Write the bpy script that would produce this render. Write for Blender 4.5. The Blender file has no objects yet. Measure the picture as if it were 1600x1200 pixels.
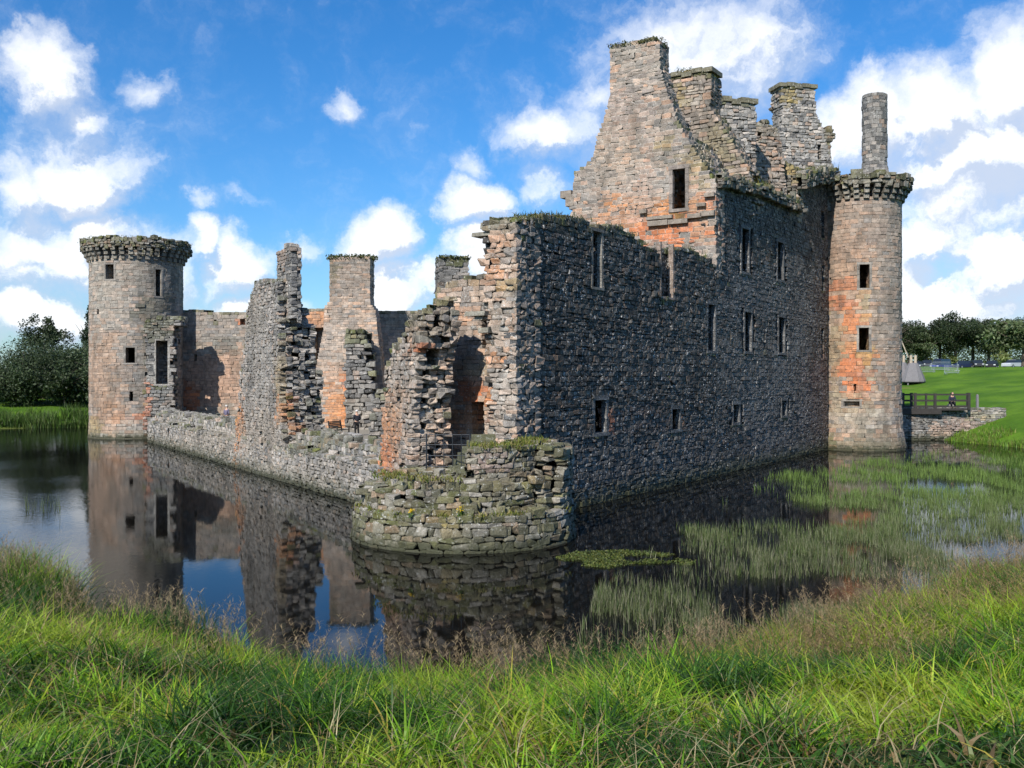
import bpy, math, random
import numpy as np
from mathutils import Vector
R = math.radians
F = 1555.0; HY = 588.0; H = 5.0          # focal length in photo pixels, horizon row, eye height over the water
scene = bpy.context.scene
COL = scene.collection

# ------------------------------------------------------------------ camera
cd = bpy.data.cameras.new('camera'); cam = bpy.data.objects.new('camera', cd); COL.objects.link(cam)
cam.location = (0, 0, H); cam.rotation_euler = (R(90), 0, 0)
cd.sensor_width = 36; cd.lens = 36 * F / 1600; cd.shift_y = (HY - 600) / 1600
cd.clip_start = 0.1; cd.clip_end = 6000
scene.camera = cam

# ------------------------------------------------------------------ light
SUN_A, SUN_EL = R(25.2), R(38)            # sun stands behind the viewer, to the left
sdir = Vector((-math.sin(SUN_A) * math.cos(SUN_EL), -math.cos(SUN_A) * math.cos(SUN_EL), math.sin(SUN_EL)))
sl = bpy.data.lights.new('sun', 'SUN'); sl.energy = 4.9; sl.angle = R(0.5); sl.color = (1, .95, .87)
so = bpy.data.objects.new('sun', sl); COL.objects.link(so); so.rotation_euler = sdir.to_track_quat('Z', 'Y').to_euler()
scene.view_settings.view_transform = 'Standard'; scene.view_settings.look = 'None'
scene.view_settings.exposure = 0.3; scene.view_settings.gamma = 1
scene.cycles.max_bounces = 5; scene.cycles.diffuse_bounces = 2; scene.cycles.glossy_bounces = 3
scene.cycles.transparent_max_bounces = 4; scene.cycles.use_denoising = True
scene.cycles.caustics_reflective = False; scene.cycles.caustics_refractive = False

class NT:
    def __init__(s, tree): s.t = tree; tree.nodes.clear()
    def n(s, typ, **kw):
        nd = s.t.nodes.new(typ)
        for k, v in kw.items():
            if k == 'i':
                for kk, vv in v.items():
                    if isinstance(vv, bpy.types.NodeSocket): s.t.links.new(vv, nd.inputs[kk])
                    else: nd.inputs[kk].default_value = vv
            else: setattr(nd, k, v)
        return nd
    def math(s, op, a, b=0.0, c=0.0, clamp=False):
        nd = s.n('ShaderNodeMath', operation=op, use_clamp=clamp, i={0: a, 1: b, 2: c}); return nd.outputs[0]
    def vm(s, op, a, b=(0, 0, 0)):
        nd = s.n('ShaderNodeVectorMath', operation=op, i={0: a, 1: b}); return nd
    def mix(s, f, a, b, bt='MIX'):
        nd = s.n('ShaderNodeMix', data_type='RGBA', blend_type=bt, clamp_factor=True)
        for k, v in ((0, f), (6, a), (7, b)):
            if isinstance(v, bpy.types.NodeSocket): s.t.links.new(v, nd.inputs[k])
            else: nd.inputs[k].default_value = v if k == 0 else (*v[:3], 1)
        return nd.outputs[2]
    def mr(s, x, a, b, c=0.0, d=1.0, typ='SMOOTHSTEP'):
        nd = s.n('ShaderNodeMapRange', interpolation_type=typ, i={0: x, 1: a, 2: b, 3: c, 4: d}); return nd.outputs[0]
    def noise(s, vec, scale, detail=4.0, rough=.55, dist=0.0):
        nd = s.n('ShaderNodeTexNoise', i={'Vector': vec, 'Scale': scale, 'Detail': detail, 'Roughness': rough, 'Distortion': dist}); return nd.outputs['Fac']

# ------------------------------------------------------------------ sky with clouds (world directions)
w = bpy.data.worlds.new('World'); scene.world = w; w.use_nodes = True
g = NT(w.node_tree)
sky = g.n('ShaderNodeTexSky', sky_type='NISHITA', sun_disc=False, sun_elevation=SUN_EL,
          sun_rotation=math.atan2(sdir.x, sdir.y), altitude=0, air_density=1.0, dust_density=.6, ozone_density=2.2)
skyc = g.mix(1.0, sky.outputs[0], (.70, .90, 1.14), 'MULTIPLY')
skyc = g.n('ShaderNodeHueSaturation', i={'Saturation': 1.19, 'Value': 1.36, 'Color': skyc}).outputs[0]
D = g.n('ShaderNodeTexCoord').outputs['Generated']
sep = g.n('ShaderNodeSeparateXYZ', i={0: D})
az = g.math('ARCTAN2', sep.outputs[0], sep.outputs[1])
el = g.math('ARCSINE', sep.outputs[2])
ae = g.n('ShaderNodeCombineXYZ', i={0: az, 1: el, 2: 0.0}).outputs[0]
def ae_of(px, py):
    x, y = (px - 800) / F, (HY - py) / F
    return math.atan2(x, 1), math.asin(y / math.sqrt(1 + x * x + y * y))
CL = [(40, 400, 230, 130, .62), (120, 230, 150, 130, .5), (1520, 320, 230, 200, .72), (1090, 80, 230, 140, .68), (900, 190, 130, 90, .5), (70, 110, 75, 85, 1.0), (130, 180, 65, 50, .7), (130, 275, 130, 62, 1.05), (30, 290, 70, 60, .9), (50, 345, 110, 50, .5), (150, 350, 60, 50, 1.0), (60, 425, 130, 60, .6),
      (120, 400, 110, 70, .8), (40, 500, 160, 50, .9), (240, 125, 60, 40, .55), (540, 158, 42, 40, .62), (645, 205, 40, 28, .2), (600, 385, 75, 60, 1.1),
      (360, 415, 70, 55, 1.1), (300, 385, 40, 40, .9), (400, 480, 160, 32, .7), (620, 460, 90, 50, 1.0), (750, 320, 75, 55, 1.15), (745, 400, 60, 60, 1.1), (680, 440, 60, 40, .9),
      (310, 325, 35, 22, .35), (385, 322, 45, 26, .35), (735, 250, 50, 40, .5), (850, 205, 90, 50, .8), (930, 150, 80, 60, .6), (1060, 40, 150, 75, .6),
      (1190, 60, 90, 65, .6), (1130, 110, 90, 55, .5), (1350, 200, 95, 75, 1.1), (1470, 190, 110, 90, 1.15), (1590, 130, 80, 110, 1.1), (1540, 250, 110, 80, 1.15),
      (1450, 270, 110, 60, .9), (1450, 390, 90, 45, .95), (1560, 410, 90, 70, 1.0), (1480, 470, 160, 40, 1.0), (1290, 250, 60, 60, .7), (470, 390, 50, 30, .5),
      (860, 290, 60, 60, .45), (210, 420, 130, 70, .7), (1420, 440, 90, 45, .8)]
warp = g.n('ShaderNodeTexNoise', i={'Vector': ae, 'Scale': 8.0, 'Detail': 7.0, 'Roughness': .62}).outputs['Color']
wv = g.vm('SCALE', g.vm('SUBTRACT', warp, (.5, .5, .5)).outputs[0]); wv.inputs['Scale'].default_value = .13
aew = g.vm('ADD', ae, wv.outputs[0]).outputs[0]
def blobs(vec):
    mask = None
    for px, py, rx, ry, s_ in CL:
        a0, e0 = ae_of(px, py)
        d_ = g.vm('MULTIPLY', g.vm('SUBTRACT', vec, (a0, e0, 0)).outputs[0], (F / rx / 1.15, F / ry / 1.15, 0)).outputs[0]
        l_ = g.vm('LENGTH', d_).outputs['Value']
        b_ = g.math('MULTIPLY', g.math('SUBTRACT', 1.0, l_), s_, clamp=True)
        mask = b_ if mask is None else g.math('SMOOTH_MAX', mask, b_, .15)
    return mask
mask = blobs(aew)
mask_up = blobs(g.vm('ADD', aew, (-.010, .022, 0)).outputs[0])
back = g.mr(g.noise(D, 2.2, 5.0), .56, .7, 0, .6)
behind = g.mr(g.math('ABSOLUTE', az), .62, .8)
mask = g.math('MAXIMUM', mask, g.math('MULTIPLY', back, behind))
n1 = g.noise(aew, 14.0, 10.0, .60); n2 = g.noise(g.vm('ADD', aew, (-.004, .010, 0)).outputs[0], 14.0, 6.0, .58)
dens = g.math('ADD', mask, g.math('MULTIPLY', g.math('SUBTRACT', n1, .5), .95))
cov = g.math('MULTIPLY', g.mr(dens, .03, .72), g.mr(mask, 0.0, .24))
top = g.math('SUBTRACT', mask, mask_up)
lum = g.math('ADD', g.math('MULTIPLY', top, 2.6), g.math('MULTIPLY', g.math('SUBTRACT', n1, n2), 3.5))
lum = g.mr(g.math('ADD', lum, g.math('MULTIPLY', g.math('SUBTRACT', dens, .45), .7)), -.45, .38)
ccol = g.mix(lum, (6.6, 7.5, 9.2), (11.4, 11.6, 11.9))
full = g.mix(g.math('MULTIPLY', cov, .93), skyc, ccol)
bg = g.n('ShaderNodeBackground', i={'Color': full, 'Strength': .080})
out = g.n('ShaderNodeOutputWorld', i={'Surface': bg.outputs[0]})

# ------------------------------------------------------------------ helpers
def tag(o, label, cat, group=None, kind=None):
    o['label'] = label; o['category'] = cat
    if group: o['group'] = group
    if kind: o['kind'] = kind
    return o
def link(o, parent=None):
    COL.objects.link(o)
    if parent is not None: o.parent = parent
    return o
def empty(name, loc=(0, 0, 0)):
    o = bpy.data.objects.new(name, None); o.location = loc; o.empty_display_size = .2
    return link(o)
def mesh_np(name, verts, faces, mat, parent=None, col=None, smooth=False, local=True):
    """verts (N,3); faces list of (M,k) int arrays; col (N,3)"""
    verts = np.asarray(verts, np.float32).reshape(-1, 3)
    if parent is not None and local:
        verts = verts - np.array(parent_off(parent), np.float32)
    fs = [np.asarray(f, np.int32) for f in (faces if isinstance(faces, list) else [faces]) if len(f)]
    me = bpy.data.meshes.new(name)
    nl = sum(f.size for f in fs); nf = sum(len(f) for f in fs)
    me.vertices.add(len(verts)); me.loops.add(nl); me.polygons.add(nf)
    me.vertices.foreach_set('co', verts.ravel())
    me.loops.foreach_set('vertex_index', np.concatenate([f.ravel() for f in fs]))
    tot = np.concatenate([np.full(len(f), f.shape[1], np.int32) for f in fs])
    st = np.concatenate([[0], np.cumsum(tot)[:-1]]).astype(np.int32)
    me.polygons.foreach_set('loop_start', st)
    try: me.polygons.foreach_set('loop_total', tot)
    except Exception: pass
    me.polygons.foreach_set('use_smooth', np.full(nf, bool(smooth)))
    if col is not None:
        a = me.color_attributes.new('Col', 'FLOAT_COLOR', 'POINT')
        c4 = np.ones((len(verts), 4), np.float32); c4[:, :3] = col
        a.data.foreach_set('color', c4.ravel())
    me.update(calc_edges=True)
    me.materials.append(mat)
    return link(bpy.data.objects.new(name, me), parent)
def parent_off(p):
    v = Vector((0, 0, 0))
    while p is not None: v = v + p.location; p = p.parent
    return v
def hash3(i, j, k, seed=0):
    h = (i.astype(np.int64) * 374761393 + j.astype(np.int64) * 668265263 + k.astype(np.int64) * 2147483647 + seed * 1274126177) & 0xffffffff
    h = ((h ^ (h >> 13)) * 1274126177) & 0xffffffff
    h = h ^ (h >> 16)
    return (h & 0xffffff) / float(0xffffff)
def vnoise(x, y, z=0.0, seed=0):
    x, y, z = np.broadcast_arrays(np.asarray(x, float), np.asarray(y, float), np.asarray(z, float))
    xi, yi, zi = np.floor(x).astype(int), np.floor(y).astype(int), np.floor(z).astype(int)
    fx, fy, fz = x - xi, y - yi, z - zi
    fx, fy, fz = [f * f * (3 - 2 * f) for f in (fx, fy, fz)]
    r = 0
    for a in (0, 1):
        for b in (0, 1):
            for c in (0, 1):
                wgt = (fx if a else 1 - fx) * (fy if b else 1 - fy) * (fz if c else 1 - fz)
                r = r + wgt * hash3(xi + a, yi + b, zi + c, seed)
    return r
def fbm(x, y, z=0.0, seed=0, o=3):
    r, amp, t = 0, 1.0, 0
    for k in range(o):
        r = r + amp * vnoise(x * 2 ** k, y * 2 ** k, np.asarray(z) * 2 ** k, seed + k); t += amp; amp *= .5
    return r / t
def sst(x, a, b):
    t = np.clip((x - a) / (b - a), 0, 1); return t * t * (3 - 2 * t)

# ------------------------------------------------------------------ materials
def new_mat(name):
    m = bpy.data.materials.new(name); m.use_nodes = True
    return m, NT(m.node_tree)
def finish(g, bsdf): g.n('ShaderNodeOutputMaterial', i={'Surface': bsdf})
def stone_mat(name, lichen=.3, dark=.35, spot=(.55, .56, .52), bump=.6, rough=.75, wet=True, patch=(.05, .05, .045), fine=1.0, spec=.35, speck=0.0):
    m, g = new_mat(name)
    P = g.n('ShaderNodeNewGeometry').outputs['Position']
    col = g.n('ShaderNodeVertexColor', layer_name='Col').outputs[0]
    a = g.noise(P, 3.0, 6.0, .65); b = g.noise(P, 22.0, 5.0, .7)
    v = g.math('MULTIPLY', g.mr(a, .3, .7, .62, 1.36, 'LINEAR'), g.mr(b, .3, .7, .6, 1.42, 'LINEAR'))
    c = g.mix(1.0, col, g.n('ShaderNodeCombineColor', i={0: v, 1: v, 2: v}).outputs[0], 'MULTIPLY')
    # soot / algae stains with their own outline, drawn out downwards
    Ps = g.vm('MULTIPLY', P, (1, 1, .3)).outputs[0]
    st = g.mr(g.noise(Ps, .75, 6.0, .62), .48, .66)
    c = g.mix(g.math('MULTIPLY', st, dark), c, patch)
    # lichen, its bright spots also painting in glints of sunlit stone
    l1 = g.mr(g.noise(P, 9.0, 5.0, .8), .57, .64)
    l2 = g.mr(g.noise(P, 1.3, 3.0), .35, .6)
    c = g.mix(g.math('MULTIPLY', g.math('MULTIPLY', l1, l2), lichen * 1.6, clamp=True), c, spot)
    l3 = g.mr(g.noise(g.vm('ADD', P, (7, 3, 1)).outputs[0], 5.0, 5.0, .7), .64, .72)
    c = g.mix(g.math('MULTIPLY', l3, .45), c, (.16, .13, .035))
    if speck:  # white specks paint lichen and grazing-sun glints into the colour
        s1 = g.mr(g.noise(P, 6.5, 8.0, .85), .575, .615); s2 = g.mr(g.noise(P, .55, 4.0, .6), .36, .56)
        c = g.mix(g.math('MULTIPLY', g.math('MULTIPLY', s1, s2), speck), c, (.74, .74, .72))
    if wet:
        z = g.n('ShaderNodeSeparateXYZ', i={0: P}).outputs[2]
        zz = g.math('ADD', z, g.math('MULTIPLY', g.math('SUBTRACT', a, .5), .8))
        c = g.mix(g.mr(zz, .12, .4, 0.85, 0.0), c, (.03, .032, .02))
        c = g.mix(g.mr(zz, .35, .95, .35, 0.0), c, (.07, .075, .03))
    h = g.math('ADD', g.math('MULTIPLY', g.noise(P, 7.0, 6.0, .7), 1.0), g.math('MULTIPLY', g.noise(P, 30.0, 3.0, .7), .35 * fine))
    bp = g.n('ShaderNodeBump', i={'Strength': bump, 'Distance': .06, 'Height': h})
    bs = g.n('ShaderNodeBsdfPrincipled', i={'Base Color': c, 'Roughness': rough, 'Normal': bp.outputs[0]})
    bs.inputs['Specular IOR Level'].default_value = spec
    finish(g, bs.outputs[0]); return m
def plain_mat(name, c, rough=.6, metal=0.0, var=.25, scale=6.0, bump=.1, spec=.4):
    m, g = new_mat(name)
    P = g.n('ShaderNodeTexCoord').outputs['Object']
    nz = g.noise(P, scale, 5.0, .6)
    k = g.mr(nz, .3, .7, 1 - var, 1 + var, 'LINEAR')
    cc = g.mix(1.0, c, g.n('ShaderNodeCombineColor', i={0: k, 1: k, 2: k}).outputs[0], 'MULTIPLY')
    bp = g.n('ShaderNodeBump', i={'Strength': bump, 'Distance': .02, 'Height': nz})
    bs = g.n('ShaderNodeBsdfPrincipled', i={'Base Color': cc, 'Roughness': rough, 'Metallic': metal, 'Normal': bp.outputs[0]})
    bs.inputs['Specular IOR Level'].default_value = spec
    finish(g, bs.outputs[0]); return m
def leaf_mat(name, trans=.35, rough=.55, gain=1.0, spec=.3):
    m, g = new_mat(name)
    col = g.n('ShaderNodeVertexColor', layer_name='Col').outputs[0]
    P = g.n('ShaderNodeNewGeometry').outputs['Position']
    k = g.mr(g.noise(P, 1.2, 3.0), .3, .7, .8 * gain, 1.2 * gain, 'LINEAR')
    c = g.mix(1.0, col, g.n('ShaderNodeCombineColor', i={0: k, 1: k, 2: k}).outputs[0], 'MULTIPLY')
    bs = g.n('ShaderNodeBsdfPrincipled', i={'Base Color': c, 'Roughness': rough})
    bs.inputs['Specular IOR Level'].default_value = spec
    tc = g.mix(1.0, c, (1.15, 1.25, .6), 'MULTIPLY')
    tr = g.n('ShaderNodeBsdfTranslucent', i={'Color': tc})
    mx = g.n('ShaderNodeMixShader', i={0: trans, 1: bs.outputs[0], 2: tr.outputs[0]})
    finish(g, mx.outputs[0]); return m
M_tower = stone_mat('tower_ashlar', .30, .5, patch=(.075, .07, .055), bump=.55)
M_rubble = stone_mat('rubble_stone', .6, .42, speck=.35, spot=(.62, .62, .57), bump=.9)
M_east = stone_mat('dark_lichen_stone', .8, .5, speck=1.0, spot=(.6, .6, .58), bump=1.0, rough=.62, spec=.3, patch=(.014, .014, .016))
M_gable = stone_mat('gable_stone', .3, .42, patch=(.08, .07, .05), bump=.7, wet=False)
M_far = stone_mat('range_stone', .3, .42, patch=(.08, .07, .055), bump=.6)
M_leaf = leaf_mat('leaves', .22)
M_grass = leaf_mat('grass_blades', .32, .5, 1.0, .3)
M_reed = leaf_mat('reed_blades', .3, .55, 1.0)
M_bark = plain_mat('bark', (.09, .07, .055), .9, bump=.5)
M_wood = plain_mat('dark_wood', (.035, .03, .026), .7, bump=.3)
M_grey_wood = plain_mat('weathered_wood', (.17, .16, .165), .85, bump=.4, scale=14)
M_pale_wood = plain_mat('pale_wood', (.40, .33, .25), .85)
M_iron = plain_mat('iron', (.05, .055, .06), .5, .6)
M_galv = plain_mat('galvanised_steel', (.45, .47, .5), .4, .7)
M_tyre = plain_mat('tyre_rubber', (.02, .02, .02), .9)
M_glass = plain_mat('dark_glass', (.02, .025, .03), .08, 0, .1, spec=.8)
M_lamp = plain_mat('headlamp_glass', (.75, .78, .8), .1, .3)

# ------------------------------------------------------------------ simple solid builder
class MB:
    def __init__(s): s.v = []; s.q = []; s.t = []; s.n = 0
    def add(s, v, q=(), t=()):
        s.v.append(np.asarray(v, float))
        if len(q): s.q.append(np.asarray(q) + s.n)
        if len(t): s.t.append(np.asarray(t) + s.n)
        s.n += len(v)
    def box(s, c, size, rz=0.0, bev=.0, taper=1.0):
        hx, hy, hz = [k / 2 for k in size]
        v = []
        for z, k in ((-hz, 1), (hz, taper)):
            for x, y in ((-1, -1), (1, -1), (1, 1), (-1, 1)):
                v.append((x * hx * k, y * hy * k, z))
        v = np.array(v); ca, sa = math.cos(rz), math.sin(rz)
        v = np.stack([v[:, 0] * ca - v[:, 1] * sa, v[:, 0] * sa + v[:, 1] * ca, v[:, 2]], 1) + np.array(c)
        s.add(v, [(0, 3, 2, 1), (4, 5, 6, 7), (0, 1, 5, 4), (1, 2, 6, 5), (2, 3, 7, 6), (3, 0, 4, 7)])
    def bar(s, p0, p1, a, b=None):
        p0, p1 = Vector(p0), Vector(p1); b = b or a
        d = (p1 - p0).normalized(); up = Vector((0, 0, 1)) if abs(d.z) < .9 else Vector((1, 0, 0))
        x = d.cross(up).normalized() * a / 2; y = x.cross(d).normalized() * b / 2
        v = [p + k * x + l * y for p in (p0, p1) for k, l in ((-1, -1), (1, -1), (1, 1), (-1, 1))]
        s.add([tuple(q) for q in v], [(0, 3, 2, 1), (4, 5, 6, 7), (0, 1, 5, 4), (1, 2, 6, 5), (2, 3, 7, 6), (3, 0, 4, 7)])
    def tube(s, pts, rad, n=8, caps=True):
        pts = [Vector(p) for p in pts]; rings = []
        for i, p in enumerate(pts):
            d = (pts[min(i + 1, len(pts) - 1)] - pts[max(i - 1, 0)]).normalized()
            up = Vector((0, 0, 1)) if abs(d.z) < .9 else Vector((1, 0, 0))
            x = d.cross(up).normalized(); y = x.cross(d).normalized(); r = rad[i] if hasattr(rad, '__len__') else rad
            for k in range(n):
                a = 2 * math.pi * k / n; rings.append(tuple(p + x * r * math.cos(a) + y * r * math.sin(a)))
        q = [(i * n + k, i * n + (k + 1) % n, (i + 1) * n + (k + 1) % n, (i + 1) * n + k) for i in range(len(pts) - 1) for k in range(n)]
        t = []
        if caps:
            m = len(rings); rings += [tuple(pts[0]), tuple(pts[-1])]; b = (len(pts) - 1) * n
            t = [(k, m, (k + 1) % n) for k in range(n)] + [(b + k, b + (k + 1) % n, m + 1) for k in range(n)]
        s.add(rings, q, t)
    def prism(s, poly, y0, y1, axis=1):
        """poly in (x,z) extruded along y"""
        n = len(poly); v = [(x, y0, z) for x, z in poly] + [(x, y1, z) for x, z in poly]
        s.add(v, [(i, (i + 1) % n, n + (i + 1) % n, n + i) for i in range(n)])
        base = s.n - 2 * n
        cx = sum(p[0] for p in poly) / n; cz = sum(p[1] for p in poly) / n
        s.add([(cx, y0, cz), (cx, y1, cz)])
        s.t.append(np.array([(base + (i + 1) % n, base + i, s.n - 2) for i in range(n)] + [(base + n + i, base + n + (i + 1) % n, s.n - 1) for i in range(n)]))
    def lathe(s, prof, n=16, c=(0, 0, 0)):
        v = [(c[0] + r * math.cos(2 * math.pi * k / n), c[1] + r * math.sin(2 * math.pi * k / n), c[2] + z) for r, z in prof for k in range(n)]
        s.add(v, [(i * n + k, i * n + (k + 1) % n, (i + 1) * n + (k + 1) % n, (i + 1) * n + k) for i in range(len(prof) - 1) for k in range(n)])
    def build(s, name, mat, parent=None, col=None, smooth=False, local=False):
        v = np.concatenate(s.v)
        return mesh_np(name, v, s.q + s.t, mat, parent, None if col is None else np.tile(np.array(col), (len(v), 1)), smooth, local)

# ------------------------------------------------------------------ geometry of the place
C0 = np.array([-1.515, 31.53])                       # corner where the south and the east curtain would meet
EV = np.array([.535, .845]); EN = np.array([.845, -.535])
WV = np.array([-.509, .861]); WN = np.array([-.861, -.509])
class Plane:
    def __init__(s, p0, d, n=None):
        s.p = np.array(p0, float); s.d = np.array(d, float); s.d /= np.linalg.norm(s.d)
        s.n = np.array([s.d[1], -s.d[0]]) if n is None else np.array(n, float)
        if n is None and np.dot(s.n, -s.p) < 0: s.n = -s.n
    def uv(s, px, py, v=0.0):
        k = (px - 800) / F; p = s.p - s.n * v       # X = k*Y
        # p.x + u d.x = k (p.y + u d.y)
        u = (k * p[1] - p[0]) / (s.d[0] - k * s.d[1])
        Y = p[1] + u * s.d[1]
        return u, H - (py - HY) / F * Y
    def poly(s, pts, v=0.0): return [s.uv(x, y, v) for x, y in pts]
    def mp(s, u, v, z):
        return np.stack([s.p[0] + u * s.d[0] - v * s.n[0], s.p[1] + u * s.d[1] - v * s.n[1], z], -1)
def cyl_mp(cx, cy, Rf, R0):
    def mp(u, v, z):
        th = u / R0; r = Rf(z) - v
        return np.stack([cx + r * np.cos(th), cy + r * np.sin(th), z], -1)
    return mp
def inpoly(x, y, poly):
    r = np.zeros(np.shape(x), bool); n = len(poly)
    for i in range(n):
        x0, y0 = poly[i]; x1, y1 = poly[(i + 1) % n]
        if y0 == y1: continue
        c = ((y0 > y) != (y1 > y)) & (x < (x1 - x0) * (y - y0) / (y1 - y0) + x0)
        r ^= c
    return r
def to_px(P):
    Y = np.maximum(P[:, 1], 1); return 800 + P[:, 0] / Y * F, HY + (H - P[:, 2]) / Y * F

PAL = {
 'tower': ([(.33, .285, .235), (.36, .29, .23), (.28, .25, .215), (.40, .30, .23), (.22, .20, .18)], [3, 3, 2, 2, 1]),
 'grey':  ([(.27, .25, .225), (.20, .19, .175), (.34, .30, .26), (.12, .115, .11), (.34, .25, .19)], [3, 3, 2, 2, 1]),
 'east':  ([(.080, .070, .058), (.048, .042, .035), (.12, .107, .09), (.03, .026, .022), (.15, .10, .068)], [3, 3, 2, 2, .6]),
 'gable': ([(.32, .26, .21), (.27, .225, .19), (.38, .29, .225), (.22, .195, .17), (.42, .27, .185)], [3, 3, 2, 2, 1.5]),
 'pink':  ([(.36, .28, .22), (.42, .31, .23), (.30, .25, .21), (.44, .29, .2), (.24, .215, .19)], [3, 3, 2, 2, 1]),
 'rose':  ([(.34, .265, .205), (.37, .27, .20), (.29, .24, .195), (.39, .255, .175), (.24, .21, .185)], [3, 3, 2, 2, 1.5]),
 'moss':  ([(.17, .155, .08), (.26, .235, .18), (.12, .11, .075), (.34, .31, .26), (.28, .20, .13)], [2, 3, 2, 2, 2]),
}
RED = (.50, .165, .065); ORA = (.50, .22, .09); DRK = (.05, .048, .045); MOS = (.085, .09, .022); PALE = (.40, .36, .30); OCH = (.30, .22, .07)
FACEQ = []
def _c(sx, sy, sz): return sx * 4 + sy * 2 + sz
MAINS, EDGES = [], []
for a in range(3):
    o = [k for k in range(3) if k != a]
    for s_ in (0, 1):
        quad = []
        for p, q in ((0, 0), (1, 0), (1, 1), (0, 1)):
            c = [0, 0, 0]; c[a] = s_; c[o[0]] = p; c[o[1]] = q; quad.append(_c(*c) * 3 + a)
        MAINS.append((a, s_, quad))
for a in range(3):
    for b in range(a + 1, 3):
        t = 3 - a - b
        for sa in (0, 1):
            for sb in (0, 1):
                c0 = [0, 0, 0]; c0[a] = sa; c0[b] = sb; c1 = list(c0); c1[t] = 1
                i0, i1 = _c(*c0) * 3, _c(*c1) * 3
                EDGES.append(((a, sa), (b, sb), [i0 + a, i1 + a, i1 + b, i0 + b]))
CORN = [((0, c >> 2), (1, (c >> 1) & 1), (2, c & 1), [c * 3, c * 3 + 1, c * 3 + 2]) for c in range(8)]

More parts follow.
